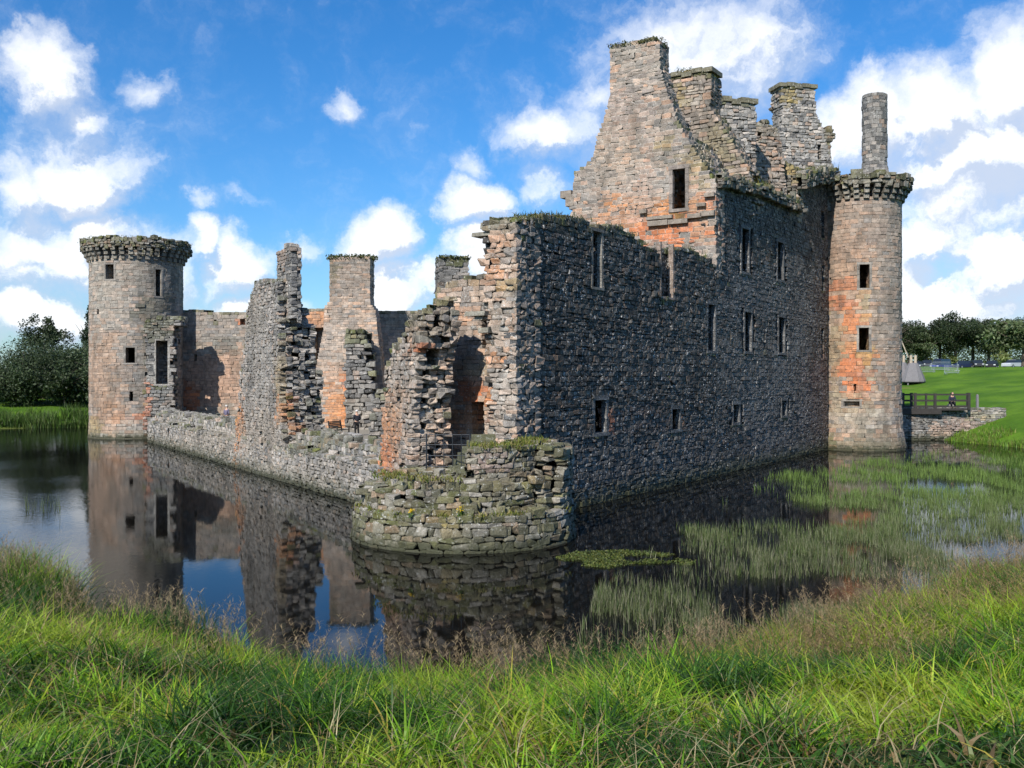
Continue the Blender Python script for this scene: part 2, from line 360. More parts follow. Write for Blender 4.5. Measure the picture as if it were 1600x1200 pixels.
def masonry(name, parent, mp, U, Z, T, keep, holes=(), poly=None, gd=None, vjit=.5, course=(.2, .34), length=(.3, .75), layer=.5, jit=.02, ch=.035, prot=.03,
            seed=1, pal='grey', mat=None, zones=(), moss=.0, mortar=(.13, .12, .105), depth=1.3, mortar_mix=.7, bright=1.0, warpz=.0):
    """a wall laid course by course from single stones; only stones that show are made"""
    rg = np.random.RandomState(seed); gd = ch if gd is None else gd
    zb = [Z[0]]
    while zb[-1] < Z[1]: zb.append(zb[-1] + rg.uniform(*course))
    zb = np.array(zb)
    for h in holes:
        for e in h[2:4]:
            i = np.argmin(abs(zb - e))
            if abs(zb[i] - e) < .09: zb[i] = e
            else: zb = np.sort(np.append(zb, e))
    keepz = [zb[0]]
    for z in zb[1:]:
        if z - keepz[-1] > .07: keepz.append(z)
    zb = keepz
    vb = [0.0]
    while vb[-1] < T - 1e-6:
        vb.append(min(T, vb[-1] + layer))
        if T - vb[-1] < layer * .4: vb[-1] = T
    cells = []
    for k in range(len(zb) - 1):
        z0, z1 = zb[k], zb[k + 1]
        for j in range(len(vb) - 1):
            n = int((U[1] - U[0]) / length[0]) + 3
            ub = U[0] - rg.uniform(0, length[1]) + np.cumsum(rg.uniform(length[0], length[1], n))
            ub = ub[(ub > U[0]) & (ub < U[1])]; ub = np.concatenate([[U[0]], ub, [U[1]]])
            for h in holes:
                if h[2] < z1 - .01 and h[3] > z0 + .01:
                    for e in h[:2]:
                        i = np.argmin(abs(ub - e))
                        if abs(ub[i] - e) < .12: ub[i] = e
                        else: ub = np.sort(np.append(ub, e))
            if poly is not None:
                zm = (z0 + z1) / 2
                for i in range(len(poly)):
                    (x0, y0), (x1, y1) = poly[i], poly[(i + 1) % len(poly)]
                    if (y0 > zm) != (y1 > zm):
                        e = (x1 - x0) * (zm - y0) / (y1 - y0) + x0
                        if U[0] < e < U[1]:
                            ub = ub[abs(ub - e) > .12]; ub = np.sort(np.append(ub, e))
            ub = np.concatenate([[U[0]], ub[(ub > U[0] + .06) & (ub < U[1] - .06)], [U[1]]])
            m = len(ub) - 1
            a = np.empty((m, 6)); a[:, 0] = ub[:-1]; a[:, 1] = ub[1:]; a[:, 2] = vb[j]; a[:, 3] = vb[j + 1]; a[:, 4] = z0; a[:, 5] = z1
            cells.append(a[(a[:, 1] - a[:, 0]) > .03])
    B = np.concatenate(cells)
    def K(u, v, z):
        r = keep(u, v, z) & (v > 0) & (v < T) & (z > Z[0])
        for h in holes:
            dp = h[4] if len(h) > 4 else depth
            sp = np.where(v > .2, .4, 0.0) if dp > 1.5 else 0.0
            r &= ~((u > h[0] - sp) & (u < h[1] + sp) & (z > h[2]) & (z < h[3] + sp * (v > .55)) & (v < dp))
        return r
    ctr = np.stack([(B[:, 0] + B[:, 1]) / 2, (B[:, 2] + B[:, 3]) / 2, (B[:, 4] + B[:, 5]) / 2], 1)
    half = np.stack([B[:, 1] - B[:, 0], B[:, 3] - B[:, 2], B[:, 5] - B[:, 4]], 1) / 2
    k = K(ctr[:, 0], ctr[:, 1], ctr[:, 2]); B, ctr, half = B[k], ctr[k], half[k]
    ex = np.zeros((len(B), 3, 2), bool)
    for a in range(3):
        for s_ in (0, 1):
            q = ctr.copy(); q[:, a] += (1 if s_ else -1) * (half[:, a] + .1)
            e1 = ~K(q[:, 0], q[:, 1], q[:, 2])
            q = ctr.copy(); q[:, a] += (1 if s_ else -1) * (half[:, a] * 2)
            ex[:, a, s_] = e1 | ~K(q[:, 0], q[:, 1], q[:, 2])
    k = ex.any(axis=(1, 2)); B, ctr, half, ex = B[k], ctr[k], half[k], ex[k]
    N = len(B)
    inhole = np.zeros(N, bool)
    # corners
    P = np.empty((N, 8, 3, 3))
    pr = np.abs(rg.normal(0, prot, (N, 3, 2))); pr[rg.rand(N) < .06] *= 2.2
    if warpz: pass
    jt = rg.normal(0, 1, (N, 8, 3)) * np.minimum(jit, half.min(axis=1) * .35)[:, None, None] * np.array([1, vjit, .8])
    for c in range(8):
        sg = np.array([c >> 2, (c >> 1) & 1, c & 1])
        base = ctr + (sg * 2 - 1) * half + jt[:, c]
        for a in range(3):
            base[:, a] += np.where(ex[:, a, sg[a]], pr[:, a, sg[a]], .004) * (1 if sg[a] else -1)
        for a in range(3):
            q = base.copy()
            for b in range(3):
                if b != a:
                    q[:, b] -= (sg[b] * 2 - 1) * np.minimum(np.where(ex[:, b, sg[b]], gd, ch) * (.6 + .8 * rg.rand(N)), half[:, b] * .38)
            P[:, c, a] = q
    P = P.reshape(-1, 3)
    Wd = mp(P[:, 0], P[:, 1], P[:, 2] + (vnoise(P[:, 0] * .5, P[:, 2] * .5, 0, seed) - .5) * warpz)
    wc = mp(ctr[:, 0], ctr[:, 1], ctr[:, 2])
    cols, wt = PAL[pal]; wt = np.array(wt) / sum(wt)
    cc = np.array(cols)[rg.choice(len(cols), N, p=wt)] * rg.uniform(.8, 1.22, (N, 1)) * bright
    px, py = to_px(wc)
    wn = fbm(wc[:, 0] * .9, wc[:, 1] * .9, wc[:, 2] * .9, 5, 3) - .5
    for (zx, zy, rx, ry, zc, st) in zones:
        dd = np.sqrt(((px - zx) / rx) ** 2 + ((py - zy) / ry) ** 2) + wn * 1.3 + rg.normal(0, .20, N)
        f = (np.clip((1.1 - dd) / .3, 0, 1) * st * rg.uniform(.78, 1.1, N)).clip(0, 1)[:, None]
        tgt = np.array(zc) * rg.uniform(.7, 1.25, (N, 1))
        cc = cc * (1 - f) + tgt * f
    if moss:
        up = ex[:, 2, 1]; f = (up * rg.rand(N) < 0) 
        f = np.where(up, np.clip(rg.normal(moss, .3, N), 0, 1), 0)[:, None]
        cc = cc * (1 - f) + np.array(MOS) * rg.uniform(.6, 1.5, (N, 1)) * f
    mo = cc * (1 - mortar_mix) + np.array(mortar) * mortar_mix
    VC = np.empty((N, 8, 3, 3), np.float32)
    for c in range(8):
        sg = (c >> 2, (c >> 1) & 1, c & 1)
        for a in range(3):
            VC[:, c, a] = np.where(ex[:, a, sg[a]][:, None], cc, mo)
    off = (np.arange(N) * 24)[:, None]
    qs, ts = [], []
    for a, s_, quad in MAINS:
        mk = ex[:, a, s_] | ~ex[:, a, 1 - s_]
        qs.append(np.array(quad)[None] + off[mk])
    for (a, sa), (b, sb), quad in EDGES:
        mk = ex[:, a, sa] | ex[:, b, sb]
        qs.append(np.array(quad)[None] + off[mk])
    for (a, sa), (b, sb), (c_, sc), tri in CORN:
        mk = ex[:, a, sa] | ex[:, b, sb] | ex[:, c_, sc]
        ts.append(np.array(tri)[None] + off[mk])
    return mesh_np(name, Wd, [np.concatenate(qs), np.concatenate(ts)], mat, parent, VC.reshape(-1, 3))

def surround(parent, mp, hole, wd=.14, seed=0, col=(.24, .22, .19), mat=None, sill=True, name='window', lintel=True, out=.03, jd=.2):
    """dressed stones framing an opening: hole given as the free opening"""
    u0, u1, z0, z1 = hole[:4]; rg = random.Random(seed); mb = MB(); cs = []
    def bx(a, b, c, d, e, f):
        pts = np.array([(u, v, z) for z in (e, f) for u, v in ((a, c), (b, c), (b, d), (a, d))], float)
        W = mp(pts[:, 0], pts[:, 1], pts[:, 2])
        mb.add(W, [(0, 3, 2, 1), (4, 5, 6, 7), (0, 1, 5, 4), (1, 2, 6, 5), (2, 3, 7, 6), (3, 0, 4, 7)])
        k = rg.uniform(.75, 1.25); cs.extend([[x * k for x in col]] * 8)
    z = z0
    while z < z1 - .05:
        h = min(rg.uniform(.3, .55), z1 - z)
        if z1 - z - h < .15: h = z1 - z
        bx(u0 - wd - rg.uniform(0, .05), u0 + rg.uniform(0, .012), -out * rg.uniform(.6, 1), jd, z + .006, z + h - .006)
        bx(u1 - rg.uniform(0, .012), u1 + wd + rg.uniform(0, .05), -out * rg.uniform(.6, 1), jd, z + .006, z + h - .006)
        z += h
    if lintel: bx(u0 - wd - .06, u1 + wd + .06, -out - .01, .45, z1, z1 + wd * 1.3)
    if sill: bx(u0 - wd - .05, u1 + wd + .05, -out - .02, .45, z0 - wd, z0)
    v = np.concatenate(mb.v)
    return mesh_np(name, v, mb.q, mat, parent, np.array(cs))
def grow(h, wd=.14): return (h[0] - wd, h[1] + wd, h[2] - wd, h[3] + wd * 1.3) + tuple(h[4:])
def px_hole(pl, x0, y0, x1, y1, d=1.3, v=0.0):
    a, za = pl.uv(x0, y0, v); b, zb = pl.uv(x1, y1, v)
    um, z_top = pl.uv((x0 + x1) / 2, y0, v); _, z_bot = pl.uv((x0 + x1) / 2, y1, v)
    return (min(a, b), max(a, b), z_bot, z_top, d)

# ------------------------------------------------------------------ blades, leaves
def blades(base, h, wd, dirv, lean, col, seg=3, tipdark=0.0):
    """curved tapering blades as one set of verts, faces, colours"""
    N = len(base); base = np.asarray(base, float)
    side = np.stack([-dirv[:, 1], dirv[:, 0]], 1)
    rot = np.random.RandomState(7).uniform(0, math.pi, N)
    sd = np.stack([np.cos(rot), np.sin(rot)], 1)
    V = np.empty((N, 2 * seg + 1, 3), np.float32)
    for i in range(seg + 1):
        t = i / seg
        p = base.copy(); p[:, 2] += h * (t - .28 * np.minimum(lean / np.maximum(h, .01), 1.6) * t * t)
        p[:, :2] += dirv * (lean * t * t)[:, None]
        ww = (wd * (1 - t ** 1.6) * .5)[:, None] if i < seg else None
        if i < seg:
            V[:, 2 * i, :2] = p[:, :2] - sd * ww; V[:, 2 * i, 2] = p[:, 2]
            V[:, 2 * i + 1, :2] = p[:, :2] + sd * ww; V[:, 2 * i + 1, 2] = p[:, 2]
        else: V[:, 2 * seg] = p
    o = (np.arange(N) * (2 * seg + 1))[:, None]
    q = np.concatenate([np.array([2 * i, 2 * i + 1, 2 * i + 3, 2 * i + 2])[None] + o for i in range(seg - 1)])
    t = np.array([2 * seg - 2, 2 * seg - 1, 2 * seg])[None] + o
    Cc = np.repeat(np.asarray(col, np.float32)[:, None], 2 * seg + 1, 1)
    return V.reshape(-1, 3), [q, t], Cc.reshape(-1, 3)
def join(parts):
    V, Q, T, Cc, n = [], [], [], [], 0
    for v, (q, t), c in parts:
        V.append(v); Q.append(q + n); T.append(t + n); Cc.append(c); n += len(v)
    return np.concatenate(V), [np.concatenate(Q), np.concatenate(T)], np.concatenate(Cc)
def leaf_quads(P, size, col, rg, flat=0.0):
    N = len(P)
    a = rg.normal(0, 1, (N, 3)); a /= np.linalg.norm(a, axis=1)[:, None]
    b = rg.normal(0, 1, (N, 3)); b -= a * (a * b).sum(1)[:, None]; b /= np.linalg.norm(b, axis=1)[:, None]
    s_ = size[:, None]
    V = np.stack([P - a * s_, P - b * s_ * .55, P + a * s_, P + b * s_ * .55], 1)
    q = np.arange(N * 4).reshape(-1, 4)
    return V.reshape(-1, 3), q, np.repeat(col, 4, 0)

# ------------------------------------------------------------------ terrain
MOAT = np.array([(-13.4, 25.0), (-9.6, 21.5), (-8.0, 18.2), (-5.4, 17.4), (-3.2, 15.8), (-1.0, 14.7), (1.05, 15.2), (3.3, 16.6), (6.0, 18.9), (8.9, 21.4), (12.6, 24.6), (20, 30),
                 (29, 40), (35, 54), (36.5, 66), (34.4, 75.5), (33.3, 79.5), (33.5, 85), (30, 96), (18, 104), (-10, 106), (-36, 104), (-44, 96.5), (-50, 95), (-62, 92),
                 (-80, 84), (-76, 70), (-58, 52), (-36, 36), (-20, 27.5)])
def moat_sd(x, y):
    """distance to the water's edge: positive on land"""
    d = np.full(np.shape(x), 1e9)
    n = len(MOAT)
    for i in range(n):
        a, b = MOAT[i], MOAT[(i + 1) % n]; ab = b - a
        t = np.clip(((x - a[0]) * ab[0] + (y - a[1]) * ab[1]) / (ab @ ab), 0, 1)
        d = np.minimum(d, np.hypot(x - a[0] - t * ab[0], y - a[1] - t * ab[1]))
    return np.where(inpoly(x, y, [tuple(p) for p in MOAT]), -d, d)
def ground_h(x, y):
    x = np.asarray(x, float); y = np.asarray(y, float)
    d = moat_sd(x, y) + (fbm(x * .35, y * .35, 0, 3) - .5) * 1.3 * sst(y, 0, 12)
    dp = np.maximum(d, 0)
    near = 3.55 * (1 - np.exp(-dp * .078)) / (1 - math.exp(-17 * .078)); near = np.minimum(near, 3.9)
    left = 2.5 * (1 - np.exp(-dp * .085)) + .1
    right = np.where(dp < 8, dp * .33, 2.64 + (np.minimum(dp, 36) - 8) * .115) + np.maximum(dp - 36, 0) * .014
    wr = sst(x, 14, 26) * sst(y, 34, 60); wl = sst(y, 45, 62) * (1 - wr)
    h = near * (1 - wr - wl) + left * wl + right * wr
    h = h + (fbm(x * .25, y * .25, 0, 9) - .5) * .5 * sst(dp, .5, 6) + (fbm(x * .05, y * .05, 0, 19) - .5) * 1.2 * sst(dp, 12, 60)
    return np.where(d > 0, h + .02, np.maximum(-1.6, d * .5))
xs = np.concatenate([-np.geomspace(2600, 70, 34), np.arange(-66, 66, .9), np.geomspace(68, 2600, 34)])
ys = np.concatenate([-np.geomspace(2600, 12, 16), np.arange(-8, 34, .6), np.arange(34, 125, 1.1), np.geomspace(127, 4200, 44)])
gx, gy = np.meshgrid(xs, ys); gz = ground_h(gx, gy)
nx, ny = len(xs), len(ys)
idx = np.arange(nx * ny).reshape(ny, nx)
gq = np.stack([idx[:-1, :-1], idx[:-1, 1:], idx[1:, 1:], idx[1:, :-1]], -1).reshape(-1, 4)
m, g = new_mat('grass_ground')
P = g.n('ShaderNodeNewGeometry').outputs['Position']
a = g.noise(P, .22, 6.0, .6); b = g.noise(P, 3.5, 6.0, .7)
c = g.mix(g.mr(a, .35, .65), (.060, .135, .012), (.115, .215, .018))
c = g.mix(g.mr(b, .45, .75, 0, .6), c, (.05, .09, .014))
c = g.mix(g.mr(g.noise(P, .09, 4.0), .6, .68, 0, .5), c, (.16, .15, .045))
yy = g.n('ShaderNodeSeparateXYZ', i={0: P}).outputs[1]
c = g.mix(g.mr(yy, 30.0, 45.0, .92, 0.0), c, (.014, .022, .007))  # near ground painted almost black, as the shade between grass blades
zz = g.n('ShaderNodeSeparateXYZ', i={0: P}).outputs[2]
c = g.mix(g.mr(zz, -.1, .12, 1.0, 0.0), c, (.03, .026, .018))
bp = g.n('ShaderNodeBump', i={'Strength': .8, 'Distance': .12, 'Height': g.noise(P, 6.0, 5.0, .7)})
bs = g.n('ShaderNodeBsdfPrincipled', i={'Base Color': c, 'Roughness': .95, 'Normal': bp.outputs[0]}); bs.inputs['Specular IOR Level'].default_value = .1
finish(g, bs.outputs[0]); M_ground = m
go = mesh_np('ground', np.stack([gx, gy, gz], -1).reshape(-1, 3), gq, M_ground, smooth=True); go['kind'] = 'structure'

# water
m, g = new_mat('moat_water')
P = g.n('ShaderNodeNewGeometry').outputs['Position']
Pw = g.vm('MULTIPLY', P, (1, .55, 1)).outputs[0]
rip = g.noise(Pw, 5.0, 3.0, .6)
x = g.n('ShaderNodeSeparateXYZ', i={0: P})
left = g.math('ADD', x.outputs[0], g.math('MULTIPLY', x.outputs[1], .42))
calm = g.mr(left, -3.0, 3.0, 1.5, .2)
big = g.mr(g.noise(P, .15, 3.0), .4, .65)
st = g.math('MULTIPLY', g.math('MULTIPLY', calm, g.math('ADD', g.math('MULTIPLY', big, .8), .35)), .11)
bp = g.n('ShaderNodeBump', i={'Strength': st, 'Distance': .05, 'Height': rip})
fres = g.n('ShaderNodeFresnel', i={'IOR': 1.33, 'Normal': bp.outputs[0]})
dif = g.n('ShaderNodeBsdfDiffuse', i={'Color': (.006, .0055, .0045, 1)})
gl = g.n('ShaderNodeBsdfGlossy', i={'Color': (.76, .78, .80, 1), 'Roughness': g.mr(left, -12.0, 2.0, .09, .03), 'Normal': bp.outputs[0]})
mx = g.n('ShaderNodeMixShader', i={0: fres.outputs[0], 1: dif.outputs[0], 2: gl.outputs[0]})
finish(g, mx.outputs[0]); M_water = m
wo = mesh_np('moat_water', [(-95, 8, 0), (60, 8, 0), (60, 112, 0), (-95, 112, 0)], np.array([(0, 1, 2, 3)]), M_water); wo['kind'] = 'structure'

# courtyard floor inside the walls
m, g = new_mat('courtyard_gravel')
P = g.n('ShaderNodeNewGeometry').outputs['Position']
c = g.mix(g.noise(P, 1.5, 6.0, .7), (.16, .14, .11), (.32, .28, .21)); c = g.mix(g.mr(g.noise(P, .4, 4.0), .5, .65), c, (.12, .14, .05))
bs = g.n('ShaderNodeBsdfPrincipled', i={'Base Color': c, 'Roughness': .95}); finish(g, bs.outputs[0]); M_court = m
cp = [(-1.2, 33.5), (20, 67.5), (17, 78), (-27, 83.5), (-29, 80), (-3.6, 35.6)]
co = mesh_np('courtyard_ground', [(a, b, 1.0) for a, b in cp] + [(a, b, -1.2) for a, b in cp],
        [np.array([(0, 1, 2, 3)]), np.array([(0, 3, 4, 5)])] + [np.array([(i, (i + 1) % 6, 6 + (i + 1) % 6, 6 + i)]) for i in range(6)], M_court); co['kind'] = 'structure'

# ------------------------------------------------------------------ plants on wall tops
def tufts(name, parent, pts, hmin, hmax, seed, cols=((.05, .075, .018), (.10, .11, .03), (.16, .13, .05)), per=14, spread=.18, mat=None):
    rg = np.random.RandomState(seed); pts = np.asarray(pts, float)
    b = np.repeat(pts, per, 0) + np.concatenate([rg.normal(0, spread, (len(pts) * per, 2)), rg.uniform(-.1, .05, (len(pts) * per, 1))], 1)
    n = len(b); an = rg.uniform(0, 2 * math.pi, n); hh = rg.uniform(hmin, hmax, n)
    col = np.array(cols)[rg.randint(0, len(cols), n)] * rg.uniform(.7, 1.3, (n, 1))
    v, f, c = blades(b, hh, rg.uniform(.025, .05, n), np.stack([np.cos(an), np.sin(an)], 1), hh * rg.uniform(.2, 1.0, n), col)
    return mesh_np(name, v, f, mat or M_leaf, parent, c)
def cushion(name, parent, pts, rad, seed, n=220, cols=((.035, .055, .015), (.07, .09, .025), (.11, .10, .03)), size=(.04, .09)):
    """low creeping plants as many small leaves"""
    rg = np.random.RandomState(seed); pts = np.asarray(pts, float)
    k = rg.randint(0, len(pts), n); d = rg.normal(0, 1, (n, 3)); d /= np.linalg.norm(d, axis=1)[:, None]
    P = pts[k] + d * np.array([rad, rad, rad * .6]) * rg.uniform(.3, 1, (n, 1))
    col = np.array(cols)[rg.randint(0, len(cols), n)] * rg.uniform(.6, 1.4, (n, 1))
    v, q, c = leaf_quads(P, rg.uniform(size[0], size[1], n), col, rg)
    return mesh_np(name, v, q, M_leaf, parent, c)

# ================================================================== CASTLE
PE = Plane(C0, EV, EN); PS = Plane(C0, WV, WN)

# ---- east curtain wall ------------------------------------------------------
cw = empty('curtain_wall', (C0[0], C0[1], 0)); tag(cw, 'long dark curtain wall speckled with lichen and painted glints rising from the moat below the gabled gatehouse', 'castle wall')
uE0 = PE.uv(805, 700)[0]; uE1 = PE.uv(1118, 500)[0]; uEnd = PE.uv(1291, 500)[0]
top = PE.poly([(800, 345), (806, 345), (818, 342), (830, 338), (845, 339), (858, 336), (872, 338), (895, 340), (912, 343), (921, 351), (946, 356), (954, 350), (968, 354), (976, 362), (987, 366), (995, 376),
               (1005, 380), (1012, 388), (1022, 390), (1030, 396), (1036, 390), (1052, 391), (1063, 388), (1080, 390), (1093, 399), (1104, 401), (1112, 411), (1120, 415), (1120, 520)])
bot = [(PE.uv(1120, 600)[0], -1), (uE0 - .6, -1), (uE0 - .6, top[0][1])]
polyE = top + bot
HE = [px_hole(PE, *q) for q in [(929, 625, 947, 676, 2.4), (1050, 639, 1062, 671, 2.4), (1106, 476, 1117, 548, 2.4), (809, 528, 816, 562, .9), (809, 655, 815, 684, .9)]]
slot = px_hole(PE, 926, 362, 940, 449, 2.5); notch = px_hole(PE, 1033, 380, 1051, 464, .3)
zlow = 8.35
def keepE(u, v, z):
    uu = u + (vnoise(v * 2.2, z * 1.6, 0, 4) - .5) * .2 * (u < uE0 + 1.5)
    r = inpoly(uu, z, polyE) & (uu > uE0 + .3)
    return r & ~((v > 1.2) & ((u < uE0 + 2.6) | (z > 8.6)))
PX = Plane(PE.mp(np.array([uE0]), np.array([-.01]), np.array([0.]))[0][:2], (-.845, .535), (-.535, -.845))      # broken end, square to the wall
PI = Plane(PE.mp(np.array([uE0 + 1.7]), np.array([0.]), np.array([0.]))[0][:2], (-.845, .535), (-.535, -.845))   # recessed wall beside it
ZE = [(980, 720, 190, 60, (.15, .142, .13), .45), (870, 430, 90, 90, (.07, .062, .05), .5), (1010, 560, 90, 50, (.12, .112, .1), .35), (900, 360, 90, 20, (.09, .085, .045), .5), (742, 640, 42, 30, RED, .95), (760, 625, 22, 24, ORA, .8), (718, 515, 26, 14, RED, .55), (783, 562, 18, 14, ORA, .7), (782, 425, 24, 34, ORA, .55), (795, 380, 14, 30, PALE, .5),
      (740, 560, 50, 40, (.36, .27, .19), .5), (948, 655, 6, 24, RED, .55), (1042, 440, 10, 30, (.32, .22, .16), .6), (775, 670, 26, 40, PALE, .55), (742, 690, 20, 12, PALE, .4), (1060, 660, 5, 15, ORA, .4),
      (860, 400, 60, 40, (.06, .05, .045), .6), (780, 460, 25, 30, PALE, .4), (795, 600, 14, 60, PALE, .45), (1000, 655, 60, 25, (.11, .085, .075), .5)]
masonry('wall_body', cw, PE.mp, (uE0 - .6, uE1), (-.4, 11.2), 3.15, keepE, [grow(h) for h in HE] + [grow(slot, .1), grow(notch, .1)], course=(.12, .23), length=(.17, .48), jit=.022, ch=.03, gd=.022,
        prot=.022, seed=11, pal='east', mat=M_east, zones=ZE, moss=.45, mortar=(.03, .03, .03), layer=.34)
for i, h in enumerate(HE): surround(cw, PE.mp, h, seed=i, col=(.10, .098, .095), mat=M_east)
surround(cw, PE.mp, slot, .1, 9, col=(.20, .185, .16), mat=M_rubble); surround(cw, PE.mp, notch, .1, 10, col=(.26, .20, .16), mat=M_rubble, lintel=False)
polyX = PX.poly([(807, 760), (807, 344), (792, 342), (778, 345), (762, 350), (764, 358), (768, 366), (763, 378), (764, 390), (757, 400), (758, 412), (770, 425), (760, 440), (757, 470), (764, 490), (768, 520), (766, 548), (757, 560), (765, 575),
                 (762, 592), (768, 610), (765, 640), (769, 665), (764, 690), (760, 760)])
masonry('broken_end', cw, PX.mp, (-.02, PX.uv(750, 500)[0]), (1.5, 10.9), 1.6, lambda u, v, z: inpoly(u + (vnoise(z * 1.7, v * 2, 0, 3) - .5) * .22, z, polyX), course=(.13, .26), length=(.2, .5), layer=.3, jit=.032, ch=.045, gd=.016, prot=.026, vjit=1.0,
        seed=13, pal='pink', mat=M_rubble, zones=[(785, 380, 14, 26, ORA, .4), (782, 425, 20, 30, ORA, .6), (783, 562, 18, 12, ORA, .8), (790, 450, 16, 14, OCH, .5), (785, 620, 20, 50, (.36, .33, .29), .7), (790, 352, 20, 12, (.18, .17, .12), .7),
                                                  (780, 500, 20, 30, (.3, .28, .24), .5)], mortar=(.25, .22, .18), moss=.4)
polyI = PI.poly([(676, 770), (676, 470), (684, 452), (692, 448), (700, 441), (716, 440), (728, 432), (742, 434), (756, 428), (775, 430), (775, 770)])
hI = [px_hole(PI, 737, 628, 757, 715, 1.4), px_hole(PI, 752, 497, 761, 545, .6)]
masonry('inner_wall', cw, PI.mp, (PI.uv(776, 500)[0], PI.uv(676, 500)[0]), (1.5, 9.2), 1.5, lambda u, v, z: inpoly(u + (vnoise(z * 3, v * 2, 0, 3) - .5) * .05, z, polyI), hI, poly=polyI, course=(.13, .24), length=(.22, .55), layer=.4, jit=.02, ch=.025, gd=.014,
        prot=.014, seed=14, pal='pink', mat=M_rubble, zones=[(742, 612, 30, 20, RED, .85), (728, 650, 18, 30, ORA, .7), (750, 640, 12, 30, RED, .7), (718, 500, 26, 18, ORA, .45), (720, 540, 30, 20, (.30, .25, .2), .5), (740, 575, 30, 14, (.42, .32, .2), .6)],
        mortar=(.2, .18, .15), moss=.6)
masonry('door_infill', cw, lambda u, v, z: PI.mp(u, v + .9, z), (PI.uv(757, 650)[0] - .4, PI.uv(737, 650)[0] + .4), (1.5, 4.6), .5, lambda u, v, z: z < 9 + 0 * u, course=(.14, .24), length=(.2, .4), layer=.5, seed=15, pal='pink', mat=M_rubble, zones=[(750, 640, 30, 24, RED, .8)])
mb = MB()
def xbox(pl, x0, y0, x1, y1, v0, v1):
    a, b, c, d, _ = px_hole(pl, x0, y0, x1, y1)
    pts = np.array([(u, v, z) for z in (c, d) for u, v in ((a, v0), (b, v0), (b, v1), (a, v1))], float); pts[4:, 0] += (a - b) * .03
    mb.add(pl.mp(pts[:, 0], pts[:, 1], pts[:, 2]), [(0, 3, 2, 1), (4, 5, 6, 7), (0, 1, 5, 4), (1, 2, 6, 5), (2, 3, 7, 6), (3, 0, 4, 7)])
for q in [(734, 362, 766, 368, .1, .7), (750, 346, 792, 356, .0, .9), (757, 355, 786, 361, .05, .9), (733, 487, 764, 494, -.3, .9), (749, 512, 765, 520, -.1, .6), (745, 494, 757, 500, -.15, .6)]: xbox(PX, *q)
mb.build('corbel', M_rubble, cw, (.26, .24, .19), local=True)
tp = []
for px in range(808, 1118, 5):
    j = int(np.argmin([abs(px - q) for q in (806, 830, 858, 895, 912, 946, 968, 987, 1005, 1022, 1052, 1080, 1104, 1118)]))
    yy_ = (345, 338, 336, 340, 343, 354, 354, 366, 380, 392, 391, 390, 401, 414)[j]
    if 920 < px < 948 or 1028 < px < 1050: continue
    u, z = PE.uv(px, yy_)
    for v in (.15, .6): tp.append(PE.mp(np.array([u]), np.array([v]), np.array([z - .02]))[0])
tufts('wall_top_grass', cw, tp, .08, .3, 5, cols=((.05, .07, .02), (.09, .10, .03), (.13, .11, .05)), per=9, spread=.12)
cushion('wall_top_moss', cw, tp, .22, 6, n=1900, size=(.02, .05))

# ---- south curtain: low ruined stretch ---------------------------------------
lw = empty('ruined_wall', tuple(PS.mp(np.array([20.]), np.array([0.]), np.array([0.]))[0])); tag(lw, 'low ruined curtain wall running from the left round tower to the front bastion at the water', 'castle wall')
ul0 = PS.uv(592, 780)[0]; ul1 = PS.uv(232, 690)[0]
def keepL(u, v, z):
    n_ = fbm(u * 1.1, v * 1.3, z * 1.0, 21, 3)
    face = 1.55 + .25 * vnoise(u * .35, 0, 0, 2)
    lim = np.where(v < .5, face + (n_ - .5) * .5, 1.95 + .5 * (n_ - .3) + .25 * sst(v, .3, 1.2))
    return (z < lim) & (u > ul0 - 1) & (u < ul1 + 2)
masonry('wall_body', lw, PS.mp, (ul0 - .5, ul1 + .3), (-.4, 2.9), 2.0, keepL, course=(.11, .22), length=(.16, .42), layer=.3, jit=.03, ch=.035, gd=.018, prot=.03, seed=21, bright=1.25, pal='grey', mat=M_rubble,
        zones=[(340, 690, 90, 24, (.36, .30, .23), .6), (480, 740, 90, 24, (.36, .31, .25), .5), (480, 700, 40, 12, MOS, .4), (520, 690, 30, 14, MOS, .35), (300, 655, 60, 14, PALE, .35)], moss=.2, mortar=(.2, .185, .15))

# ---- tall fragment with the chimney --------------------------------------------
fa = empty('wall_fragment', tuple(PS.mp(np.array([18.]), np.array([0.]), np.array([0.]))[0])); tag(fa, 'tall leaning wall fragment with a thin chimney and jagged broken right edge', 'castle wall')
polyA = PS.poly([(363, 760), (366, 700), (371, 645), (376, 590), (381, 540), (387, 485), (393, 456), (399, 441), (410, 437), (420, 438), (433, 434), (434, 500), (437, 560), (438, 640), (444, 690), (451, 730), (456, 765)])
uTop = PS.uv(434, 440)[0]
def keepA(u, v, z):
    r = inpoly(u + (vnoise(z * 2.5, v * 2, 0, 5) - .5) * .35, z, polyA)
    nz = (fbm(u * 1.2, v * 1.2, z * 1.2, 31, 2) - .5) * .8
    vm = np.interp(z, [0, 1.5, 3.0, 5.0, 6.5, 8.2, 8.65, 9.9], [2.45, 2.35, 2.1, 1.9, 1.75, 1.55, .95, .75]) + nz * .5
    return r & (v < vm)
ZA = [(400, 520, 34, 70, (.33, .28, .235), .5), (405, 650, 40, 90, (.34, .28, .225), .5), (372, 670, 12, 62, ORA, .95), (378, 735, 14, 30, ORA, .7), (440, 600, 7, 60, (.33, .25, .14), .7), (448, 640, 14, 28, ORA, .8), (462, 668, 14, 12, ORA, .7), (455, 620, 6, 20, RED, .7),
      (408, 560, 22, 90, (.25, .235, .21), .6), (420, 690, 40, 50, (.30, .25, .19), .6), (395, 500, 20, 40, (.22, .19, .15), .5), (400, 720, 40, 20, PALE, .4)]
